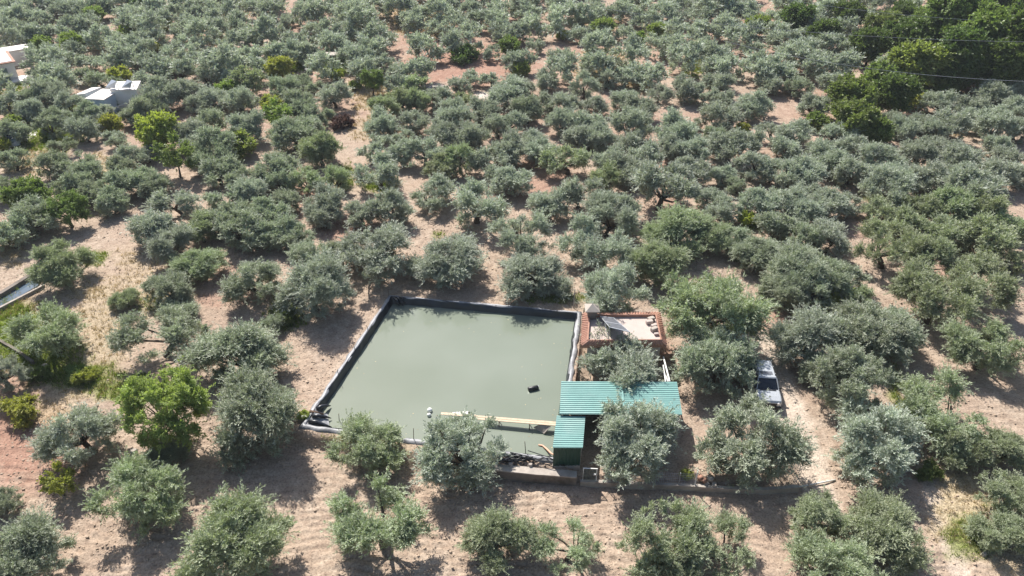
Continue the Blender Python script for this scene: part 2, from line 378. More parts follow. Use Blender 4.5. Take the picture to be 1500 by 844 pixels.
# ------------------------------------------------------------------ clods, dry grass and weeds (uncountable)
rng = np.random.default_rng(11)
def ground_points(n, y0, y1, keep):
    """n random points of the ground between the depths y0 and y1, kept with the chance keep (per grid vertex)"""
    ok = np.where((yy > y0) & (yy < y1) & (np.abs(px_ - 750) < 900) & (keep > .02) & (dpond > .5))[0]
    cell = np.ones(len(ok))
    gxw = np.gradient(GX); gyw = np.gradient(GY)
    wgt = (gxw[ok % nxg] * gyw[ok // nxg]) * keep[ok]; wgt /= wgt.sum()
    idx = rng.choice(ok, n, p=wgt)
    x = xx[idx] + (rng.random(n) - .5) * gxw[idx % nxg]; y = yy[idx] + (rng.random(n) - .5) * gyw[idx // nxg]
    return x, y, zz[idx]
def clods(n):
    x, y, z = ground_points(n, 25, 75, (1 - m_green) * (1 - m_straw * .6) * (.25 + .75 * (m_rough > .45)) * (1 - .8 * m_trk))
    s = .035 + .10 * rng.random(n) ** 2.4
    base = np.array([(1, 0, 0), (-1, 0, 0), (0, 1, 0), (0, -1, 0), (0, 0, .75), (0, 0, -.6)])
    Vv = base[None] * (1 + .7 * (rng.random((n, 6, 1)) - .5)) * s[:, None, None]
    a = rng.random(n) * 6.28; ca, sa = np.cos(a)[:, None], np.sin(a)[:, None]
    X = Vv[..., 0] * ca - Vv[..., 1] * sa + x[:, None]; Y = Vv[..., 0] * sa + Vv[..., 1] * ca + y[:, None]; Z = Vv[..., 2] + z[:, None]
    f = np.array([(0, 2, 4), (2, 1, 4), (1, 3, 4), (3, 0, 4), (2, 0, 5), (1, 2, 5), (3, 1, 5), (0, 3, 5)])
    F = (np.arange(n)[:, None, None] * 6 + f[None]).reshape(-1, 3)
    tag(link('soil_clods', mesh_np('soil_clods', np.stack([X, Y, Z], -1).reshape(-1, 3), F, M['clod'])), kind='stuff')
M['clod'] = surf('dry_clod', (.40, .31, .235), .95, 0, .25, 2.5, 0, 1, .15)
clods(26000)
def grass(name, n, y0, y1, keep, mat, h, wd, label=None):
    x, y, z = ground_points(n, y0, y1, keep)
    k = 7; N_ = n * k
    x = np.repeat(x, k) + rng.normal(0, .09, N_); y = np.repeat(y, k) + rng.normal(0, .09, N_); z = np.repeat(z, k) - .02
    far = np.sqrt(np.maximum(y, 30) / 45.0)
    hh = h * (.5 + rng.random(N_)) * np.sqrt(far); a = rng.random(N_) * 6.28; ww = wd * far * (.6 + .8 * rng.random(N_))
    lx, ly = rng.normal(0, .35, N_) * hh, rng.normal(0, .35, N_) * hh
    P0 = np.stack([x - np.cos(a) * ww, y - np.sin(a) * ww, z], 1); P1 = np.stack([x + np.cos(a) * ww, y + np.sin(a) * ww, z], 1)
    P2 = np.stack([x + lx, y + ly, z + hh], 1)
    tag(link(name, mesh_np(name, np.stack([P0, P1, P2], 1).reshape(-1, 3), np.arange(N_ * 3).reshape(-1, 3), mat, {'tone': ('FACE', rng.random(N_))})), kind='stuff')
M['straw'] = leaf_mat('dry_grass_blade', (.42, .345, .205), (.42, .35, .22), (1.2, 1.1, .7), .25, .6)
M['weed'] = leaf_mat('weed_blade', (.15, .19, .035), (.18, .22, .06), (1.4, 1.5, .6), .35, .5)
grass('dry_grass', 12000, 26, 190, m_straw * .9 + .004 * (yy < 80) * (m_trk < .1) * (m_rough > .5), M['straw'], .24, .020)
grass('green_weeds', 10000, 26, 190, m_green + .0025 * (yy < 70) * (m_rough < .45) * (m_trk < .1), M['weed'], .28, .026)
# ------------------------------------------------------------------ tree meshes
def unit(a): return a / (np.linalg.norm(a, axis=-1, keepdims=True) + 1e-9)
def leaves(rg, C, D, ln, wd, NR=None):
    """rhombic leaves at points C along the directions D; their faces turn roughly towards NR"""
    n = len(C); D = unit(D)
    s = unit(np.cross(D, rg.normal(0, 1, (n, 3)) if NR is None else NR + rg.normal(0, .55, (n, 3))))
    l = ln * (.65 + .7 * rg.random((n, 1))); w_ = wd * (.65 + .7 * rg.random((n, 1)))
    P = np.stack([C, C + D * l * .45 - s * w_, C + D * l, C + D * l * .45 + s * w_], 1)
    return P.reshape(-1, 3)
def crown_mesh(name, seed, tufts, dens, ln, wd, up=.35, plume=.55):
    """tufts: (centre, outward direction, radius). Leaves fill every tuft, thickest in its outer shell, and point outwards and up."""
    rg = np.random.default_rng(seed); Ps = []; Ts = []
    for (c, o, r) in tufts:
        n = max(12, int(dens * r * r)); tt = rg.normal(0, .10)
        nc = int(n * (1 - plume))                                        # the leafy heart of the tuft
        d = unit(rg.normal(0, 1, (nc, 3)) + o * .55)
        p = c + d * r * .92 * (.25 + .75 * rg.random((nc, 1)) ** .55)
        nr = unit(d * .7 + o * .5 + np.array([0, 0, .5]))
        dd = unit(d * .6 + o * .4 + np.array([0, 0, up]) + rg.normal(0, .45, (nc, 3)))
        Ps.append(leaves(rg, p - dd * ln * .5, dd, ln, wd, nr)); Ts.append(np.clip(.46 + tt + rg.normal(0, .15, nc), 0, 1))
        if plume <= 0: continue
        per = max(5, int(.95 / ln * 3.2)); m = max(3, int(n * plume / per))     # feathery shoots that stand out of it
        so = c + rg.normal(0, .42, (m, 3)) * r
        sd = unit(o * .75 + unit(rg.normal(0, 1, (m, 3))) * .75 + np.array([0, 0, up * 1.2]))
        sl = r * (1.0 + 1.35 * rg.random((m, 1)) ** 1.5)
        t = np.sort(rg.random((m, per, 1)) ** .8, 1)
        bend = np.array([0, 0, -.22]) * (t ** 2) * sl[:, None]
        p = so[:, None] + sd[:, None] * sl[:, None] * t + bend + rg.normal(0, .055, (m, per, 3)) * (1.25 - t)
        dd = unit(sd[:, None] * .95 + rg.normal(0, .42, (m, per, 3))).reshape(-1, 3)
        Ps.append(leaves(rg, p.reshape(-1, 3), dd, ln * 1.08, wd * .95, unit(np.repeat(sd, per, 0) * .3 + np.array([0, 0, .8]))))
        Ts.append(np.clip(.56 + tt + np.repeat(rg.normal(0, .10, m), per) + rg.normal(0, .12, m * per), 0, 1))
    V_ = np.concatenate(Ps); T_ = np.concatenate(Ts)
    m = mesh_np(name, V_, np.arange(len(V_)).reshape(-1, 4), None, {'tone': ('FACE', T_)})
    WIDE[m] = 2.0 * float(np.percentile(np.hypot(V_[:, 0], V_[:, 1]), 93)); return m
WIDE = {}
def tufted(rg, lobes, k0, tr=(.34, .52)):
    """breaks every lobe (x, y, z, rx, rz) into tufts over its upper and outer side"""
    out = []
    for (x, y, z, rx, rz) in lobes:
        c = np.array([x, y, z]); hz = np.array([x, y, 0.0]); hz = hz / (np.linalg.norm(hz) + .6)
        k = max(4, int(round(k0 * rx * rx)))
        for i in range(k):
            d = unit(rg.normal(0, 1, 3) + np.array([0, 0, .42]) + hz * .35)
            r = rx * rg.uniform(*tr)
            p = c + d * np.array([rx, rx, rz]) * rg.uniform(.35, .72)
            out.append((p, unit(d + np.array([0, 0, .35])), r))
    return out
def olive_lobes(rg, style, n):
    out = []; R = 2.2; off = rg.normal(0, .3, 2)
    ex = rg.uniform(.82, 1.18); rot = rg.random() * 3.14; bite = rg.random() * 6.28
    for i in range(n):
        a = 2.399963 * i + rg.normal(0, .45)
        q = math.sqrt((i + .5) / n) * (1 + rg.normal(0, .13))
        if style == 'open': q = .42 + .6 * q
        if math.cos(a - bite) > .6 and q > .5 and rg.random() < (.75 if style in ('open', 'split') else .45): continue
        r = R * q
        z = 1.25 + 2.3 * max(0, 1 - (q * .92) ** 2) ** .7 * (.55 + .5 * rg.random()) + rg.normal(0, .18)
        if style == 'low': z = z * .74 + .1
        if style == 'tall': z = z * 1.16 + .2
        rx = (.62 + .62 * rg.random() ** 1.4) * (.92 if style == 'open' else 1.0)
        x, y = r * math.cos(a) * ex, r * math.sin(a) / ex
        out.append((x * math.cos(rot) - y * math.sin(rot) + off[0], x * math.sin(rot) + y * math.cos(rot) + off[1], z, rx, rx * (.8 + .45 * rg.random())))
    for i in range(n // 2):
        if style == 'open' and rg.random() < .6: continue
        a = rg.random() * 6.28; r = R * (.35 + .45 * rg.random()); rx = .5 + .32 * rg.random()
        out.append((r * math.cos(a) + off[0], r * math.sin(a) + off[1], 0.65 + .7 * rg.random(), rx, rx))
    if style == 'split':
        ax = rg.random() * 3.14
        f = lambda x, y: math.copysign(.6, x * math.cos(ax) + y * math.sin(ax))
        out = [(x + f(x, y) * math.cos(ax), y + f(x, y) * math.sin(ax), z, rx, rz) for x, y, z, rx, rz in out]
    wsum = sum(l[3] ** 2 for l in out); cx = sum(l[0] * l[3] ** 2 for l in out) / wsum; cy_ = sum(l[1] * l[3] ** 2 for l in out) / wsum
    dx, dy = rg.normal(0, .22, 2)                                   # the crown sits nearly, not quite, over the foot
    fin = []
    for x, y, z, rx, rz in out:
        x -= cx; y -= cy_; k = min(1.0, 2.35 / (math.hypot(x, y) + 1e-6)); fin.append((x * k + dx, y * k + dy, z, rx, rz))
    return fin
def trunk_mesh(name, rg, lobes, th=1.15, r0=.23, nl=5, sides=8, lean=.35):
    b = MB(); top = Vector((rg.normal(0, lean), rg.normal(0, lean), th))
    mid = Vector((top.x * .3 + rg.normal(0, .08), top.y * .3 + rg.normal(0, .08), th * .5))
    b.tube([(0, 0, -.35), (0, 0, .08), mid, top], [r0 * 1.55, r0 * 1.2, r0 * .95, r0 * .8], sides)
    pick = sorted([l for l in lobes if l[2] > 1.45] or lobes, key=lambda l: rg.random())[:nl + 5]
    for i, (x, y, z, rx, rz) in enumerate(pick):
        e = Vector((x, y, z + .1)); m1 = top.lerp(e, .45) + Vector((rg.normal(0, .15), rg.normal(0, .15), -.12 + rg.normal(0, .1)))
        k = 1.0 if i < nl else .6
        b.tube([top - Vector((0, 0, .1)), m1, e], [r0 * .55 * k, r0 * .34 * k, r0 * .10], 6)
    m = bpy.data.meshes.new(name); m.from_pydata(b.v, [], b.f); m.materials.append(M['bark'])
    m.polygons.foreach_set("use_smooth", np.ones(len(m.polygons), dtype=bool)); m.update(); return m
STYLES = ['dome', 'open', 'split', 'tall', 'low', 'dome', 'open', 'dome']
NEAR, MIDT, FAR = {}, {}, {}
def olive_set(store, count, seed0, n, k0, dens, ln, wd):
    for k in range(count):
        st = STYLES[k % len(STYLES)]; rg = np.random.default_rng(seed0 + k)
        lb = olive_lobes(rg, st, n + int(rg.integers(-2, 4)))
        cm = crown_mesh('crown', seed0 + k, tufted(rg, lb, k0), dens, ln, wd)
        tm = trunk_mesh('trunk', rg, lb, 1.2 if st in ('open', 'tall') else .9)
        store.setdefault(st, []).append((cm, tm)); store.setdefault('all', []).append((cm, tm))
olive_set(NEAR, 16, 100, 17, 13, 2500, .165, .021)
olive_set(MIDT, 22, 200, 16, 11, 1050, .25, .034)
olive_set(FAR, 14, 300, 15, 8, 420, .36, .066)

def broad_lobes(rg, n, R, H, z0, rl):
    out = []
    for i in range(n):
        a = 2.399963 * i + rg.normal(0, .3); t = (i + .5) / n
        zz_ = z0 + (H - z0) * (.15 + .8 * t); q = math.sqrt(max(.02, 1 - ((zz_ - z0) / (H - z0) * 1.25 - .42) ** 2 * 1.1)) * (.75 + .3 * rg.random())
        q = q if rg.random() < .75 else q * .45
        rx = rl * (.75 + .5 * rg.random())
        out.append((R * .82 * q * math.cos(a), R * .82 * q * math.sin(a), zz_, rx, rx * .9))
    return out
def broadleaf(seed, R=3.0, H=5.6, z0=1.5, n=26, rl=.95, k0=9, dens=500, ln=.24, wd=.085, th=1.5, r0=.22, up=.1):
    rg = np.random.default_rng(seed); lb = broad_lobes(rg, n, R, H, z0, rl)
    return crown_mesh('crown', seed, tufted(rg, lb, k0, (.38, .6)), dens, ln, wd, up, .3), trunk_mesh('trunk', rg, lb, th, r0, 6, 8, .2)

# ------------------------------------------------------------------ where the trees stand: crown centre and width in the photograph
# kind: o grey-green, s silvery, g greener olive; v = open crown, limbs showing; w = wide split crown; t = tall; l = low
NEAR_TREES = """
78,490,90,gv|olive with a thin open crown beside the grassy ditch in the yellow clearing
8,550,64,s|grey olive cut by the left frame edge below the grassy ditch
125,630,126,sd|large blue-grey olive immediately left of the big bright green tree
235,490,112,ov|straggly olive at the right side of the yellow clearing
345,512,118,o|olive with dense shade left of the pond's left rim, above the big green tree's level
372,614,122,od|big olive at the pond's lower left corner, throwing a wide shadow on the furrows
218,718,146,gd|olive right below the big bright green tree, its shadow beside it
335,808,146,gd|olive at the bottom edge between the furrows and the tree below the green tree
25,822,130,o|olive in the bottom left corner of the photo
8,735,50,o|small olive at the left edge on the bare reddish field
242,662,58,ol|small low olive bush at the foot of the big bright green tree
548,640,112,gd|olive in front of the pond's near rim, left one of the pair there
678,668,118,sd|olive in front of the pond's near rim, hiding the plank walkway's foot
558,768,128,gv|olive with bare forked trunk showing, standing alone on the front furrows
735,795,100,gd|left half of the twin olives at the bottom edge below the retaining wall
832,800,92,gv|right half of the twin olives at the bottom edge below the retaining wall
970,788,124,gv|wide open olive on the furrows below the olive of the shed yard
1062,800,92,gv|thin see-through olive on the furrows, third from the twin olives to the right
990,850,70,g|olive cut by the bottom edge beneath the wide open olive
930,655,136,sd|big dense olive filling the yard in front of the green roof
906,527,130,sl|olive in the courtyard between the flat roofed hut and the green roof
1048,535,116,o|olive between the flat roofed hut and the parked silver car
1096,650,146,od|large olive in front of the parked silver car, covering its bonnet's end
1195,500,114,s|olive at the upper right of the parked silver car, across the track
1268,492,112,o|olive behind the row right of the track, next to the bare ploughed strip
1250,565,112,o|olive on the right bank of the dirt track, level with the silver car
1282,652,148,sd|broad olive at the right end of the white pipe
1215,545,70,o|smaller olive squeezed in right beside the track, nearest to the silver car
1190,762,92,g|olive just below the white pipe's right end
1296,775,124,gd|olive left of the grassy wheel track at the lower right
1240,832,128,gd|olive at the bottom edge left of the grassy wheel track
1378,600,112,gv|olive with a crooked bare limb, right of the green weedy strip
1408,655,80,gv|olive with a leaning dark trunk above the yellow grass
1440,515,92,gv|sparse olive standing alone on the pale ploughed field at the right
1468,655,80,g|olive at the right edge beside the pale field
1475,725,80,gv|thin olive at the right edge above the yellow grass
1478,778,84,g|olive at the right edge beyond the yellow grass, near the bottom corner
1300,480,86,o|olive between the ploughed strip and the row right of the track
1370,440,112,gv|olive with a short dark trunk casting a clear shadow on the pale field
1430,412,96,gv|olive behind and right of the one with the short dark trunk
1300,362,100,gv|large olive with a curved bare trunk, right part of the grove
1358,386,64,g|olive touching the right side of the one with a curved trunk
1040,452,146,gd|very broad green olive behind the flat roofed hut
963,385,76,g|olive left of and behind the very broad green olive
1000,340,92,g|green olive second behind the very broad green olive, left one
1045,345,66,g|green olive second behind the very broad green olive, right one
895,425,112,s|olive directly behind the hut's roof at the pond's far right corner
776,399,88,sd|olive at the middle of the pond's far rim
660,376,100,s|olive behind the pond's far rim with a broad shadow reaching it
765,348,90,sv|olive with a dark visible trunk, second behind the pond's far rim
876,362,94,sv|olive with a leaning dark trunk behind the pond's far right corner
890,322,80,s|olive standing right behind the leaning trunk olive
545,368,104,s|large olive left of the broad shadow behind the pond's far left corner
458,428,96,s|olive up the bank from the pond's far left corner
375,405,90,o|olive left of the hedge that runs toward the pond's upper left
460,376,72,o|olive behind the one up the bank from the pond
405,470,46,ol|low olive bush in the shaded hedge left of the pond
1110,368,76,o|olive right of the dark shadow patch behind the broad green olive
1160,402,86,o|olive above the track's upper end, left of two
1198,428,80,o|olive above the track's upper end, right of two
1150,432,60,o|small olive next to the track's upper end behind the shadowed bend
88,390,90,g|olive beside the concrete water channel
240,425,66,o|half bare olive at the top of the yellow clearing
292,385,70,g|greener olive cluster on red soil right of the clearing
248,358,66,s|drooping olive at the clearing's far end
262,462,50,ol|low scrubby olive in the clearing
185,438,44,gl|very small olive shrub in the clearing
"""
MID_TREES = """
20,195,46,o 75,188,50,o 95,172,40,o 125,192,50,s 130,172,44,o 168,205,46,s 200,170,42,o 20,235,46,o 90,215,40,o 75,240,58,o 112,242,60,o 125,258,50,o 195,228,50,s 180,246,42,o 215,225,40,s
280,200,52,s 290,218,50,s 10,275,52,o 108,275,52,o 210,265,56,o 172,272,50,o 165,295,50,o 135,285,46,o 225,277,48,o 45,320,72,o 15,345,60,o 262,296,70,sv 225,340,66,s 295,340,50,g
312,180,46,o 360,187,56,s 320,222,60,o 298,240,46,o 442,165,50,o 430,198,62,o 452,182,44,o 475,172,34,o 470,222,62,g 448,262,60,g 490,262,52,g 400,248,62,o 365,265,50,ov 320,252,58,o 330,290,56,o 362,286,50,s 412,265,46,ov
560,185,50,s 586,200,42,s 553,215,58,s 590,227,46,s 556,256,66,sv 480,292,66,s 470,318,52,s 530,310,60,s 572,310,60,s 415,298,42,o 340,322,60,o 392,316,60,o 310,328,50,o 350,342,66,o 400,342,60,o 440,347,60,o 500,372,50,o
622,226,56,sv 606,180,46,s 664,180,56,s 650,202,50,s 690,205,56,s 705,165,42,s 730,187,44,s 752,182,40,s 772,165,48,o 675,236,56,g 650,243,48,g 720,238,60,s 742,224,56,s 750,267,54,s 780,210,54,s 792,228,48,sv
820,182,46,s 860,184,56,s 880,206,46,s 832,236,60,gv 892,240,50,s 850,202,48,s 634,282,68,s 698,302,80,sv 800,302,56,s 848,282,72,sv 886,264,50,g 905,308,54,s 730,258,46,s
925,186,60,s 990,196,60,s 1055,176,56,s 1045,202,46,o 1020,182,28,s 920,212,50,s 945,232,56,s 920,250,58,s 985,217,50,s 1020,222,60,s 1070,217,60,s 1100,212,48,s 1135,196,56,s 1168,196,50,s 1150,217,44,s 1195,222,50,s
1010,252,56,s 968,280,86,sv 1040,286,46,s 1080,272,34,o 1060,258,40,s 1105,246,54,s 1130,252,50,s 1155,262,50,s 1182,256,58,s 1182,284,50,s 1065,306,54,s 1110,302,56,s 1150,298,56,s 1180,316,52,s 1132,330,56,o 1085,345,48,o
1225,196,56,s 1310,182,38,s 1327,192,40,s 1352,182,42,s 1390,187,56,s 1370,196,40,s 1420,172,50,s 1460,187,58,s 1490,192,44,s 1215,236,58,s 1250,216,58,s 1290,240,58,s 1350,230,58,s 1366,214,46,s 1400,236,58,s 1380,256,58,s
1245,252,56,s 1300,264,60,s 1350,260,56,s 1412,264,50,s 1458,217,42,s 1478,232,44,s 1455,256,60,s 1492,257,44,s 1300,286,64,s 1420,282,72,s 1245,300,44,s 1215,302,60,s 1285,308,60,g 1340,306,60,g 1390,302,60,g 1440,306,66,g 1325,332,60,g 1475,330,56,g
1215,350,62,s 1378,338,70,g 1448,350,80,g 1400,350,50,g 1180,352,64,o 1212,412,52,o 1240,406,60,o 1488,390,44,g 1182,385,60,o 1260,440,60,g
290,150,46,s 345,150,42,s 355,152,46,s 440,160,50,o 415,134,58,o 440,120,34,o 460,128,32,ov 490,142,48,sv 560,160,46,g 590,146,46,g 610,150,42,g 640,146,44,s 680,147,42,g 740,140,56,s 712,162,46,s 665,165,40,s 830,156,48,s 795,152,40,s 870,152,42,s
855,130,46,s 800,118,40,s 765,128,40,s 965,136,40,sv 1005,132,48,s 1032,138,46,s 1055,125,46,sv 1060,150,40,s 1110,150,62,s 1130,122,42,s 1165,126,46,o 1190,152,50,s 940,162,46,s 915,150,42,s 1090,165,40,s
1375,152,46,s 1420,157,48,s 1450,142,48,s 1482,132,50,s 1452,118,36,s 1490,162,48,s 1318,162,28,s 215,160,48,o 240,142,58,s 270,137,48,s 102,158,46,s 150,170,46,s 78,140,50,s 50,148,40,o 15,155,46,s 45,165,44,s 305,147,42,s 178,147,38,ol
"""
FAR_TREES = """
8,5,40,o 30,12,38,s 52,6,40,o 82,8,36,s 15,24,45,o 38,28,40,o 60,30,30,o 94,20,38,o 116,14,34,s 142,10,34,s 168,8,38,o 192,18,36,o 228,12,36,s 252,18,40,s 287,12,40,s 272,36,30,s 10,44,34,o 24,53,46,o 52,50,40,o 80,48,40,o 106,42,36,o 128,36,34,o
196,30,46,s 216,42,40,s 152,55,40,s 130,55,32,s 172,68,40,s 196,76,40,s 215,54,38,s 212,74,34,s 246,50,34,s 282,40,34,s 66,82,42,s 88,86,44,s 58,97,34,s 104,76,30,s 76,104,38,s 128,90,28,o 162,90,36,o 187,86,40,o 255,72,32,o 226,97,46,s 248,102,46,s 278,66,36,s 287,96,42,s 150,117,40,o 122,112,32,o 217,122,46,s
306,10,34,s 345,8,48,s 326,24,48,s 396,10,46,s 312,40,36,s 350,36,32,s 346,52,40,s 384,48,50,s 368,58,32,s 466,12,46,o 450,6,30,s 408,32,26,s 422,28,22,s 450,22,38,s 455,38,26,s 432,54,42,s 496,46,46,s 486,58,38,s 524,22,50,s 535,38,46,s 548,8,38,s 585,12,44,s 555,56,46,s 600,32,28,s
376,80,46,sv 332,76,40,s 402,82,32,s 426,80,40,s 450,76,32,s 490,68,38,s 515,86,40,sv 546,76,50,s 572,92,30,s 590,104,32,s 470,100,40,sv 320,97,48,s 362,97,48,s 306,112,32,s 328,114,36,s 365,120,48,g 582,128,40,s 610,104,44,g 606,124,40,g
605,16,22,s 604,36,28,s 645,20,46,s 640,42,32,s 652,6,38,s 673,37,34,s 690,15,30,s 706,26,36,s 731,12,38,s 732,33,44,s 742,46,40,s 760,46,30,s 776,25,34,s 766,6,34,s 800,30,54,sv 840,22,48,s 818,10,38,s 876,6,30,s 862,20,36,s 886,16,34,s
623,68,46,sv 678,58,50,sv 720,78,24,o 783,68,24,s 758,90,38,s 822,80,28,s 870,66,42,sv 848,46,36,s 876,46,30,s 690,116,32,sv 720,118,26,s 670,126,36,s 880,97,46,sv 888,118,32,s 820,105,42,s
922,18,40,o 946,30,34,s 972,22,40,s 986,8,40,s 1012,8,30,s 1050,10,50,o 1022,22,36,o 1070,22,36,o 1096,20,34,s 1112,26,34,s 1150,8,34,s 1178,14,38,s 1188,38,40,s 915,46,26,s 1000,46,46,o 1028,44,36,o 972,36,30,s 925,87,46,sv 964,66,36,s 998,90,44,sv 986,70,36,s 1036,70,30,s 1052,76,32,s 1082,62,46,s 1110,67,26,o 1060,96,50,gl 1112,96,54,o 1150,58,40,s 1168,74,50,s 1190,92,48,s 1150,88,42,s 950,106,46,o 915,112,32,s 1140,108,40,o
1214,16,50,o 1236,36,40,o 1266,24,36,s 1290,10,40,o 1350,10,46,s 1378,10,30,s 1220,66,42,s 1268,60,46,s 1206,84,32,s 1236,96,48,s 1300,100,36,s 1215,120,42,s
"""
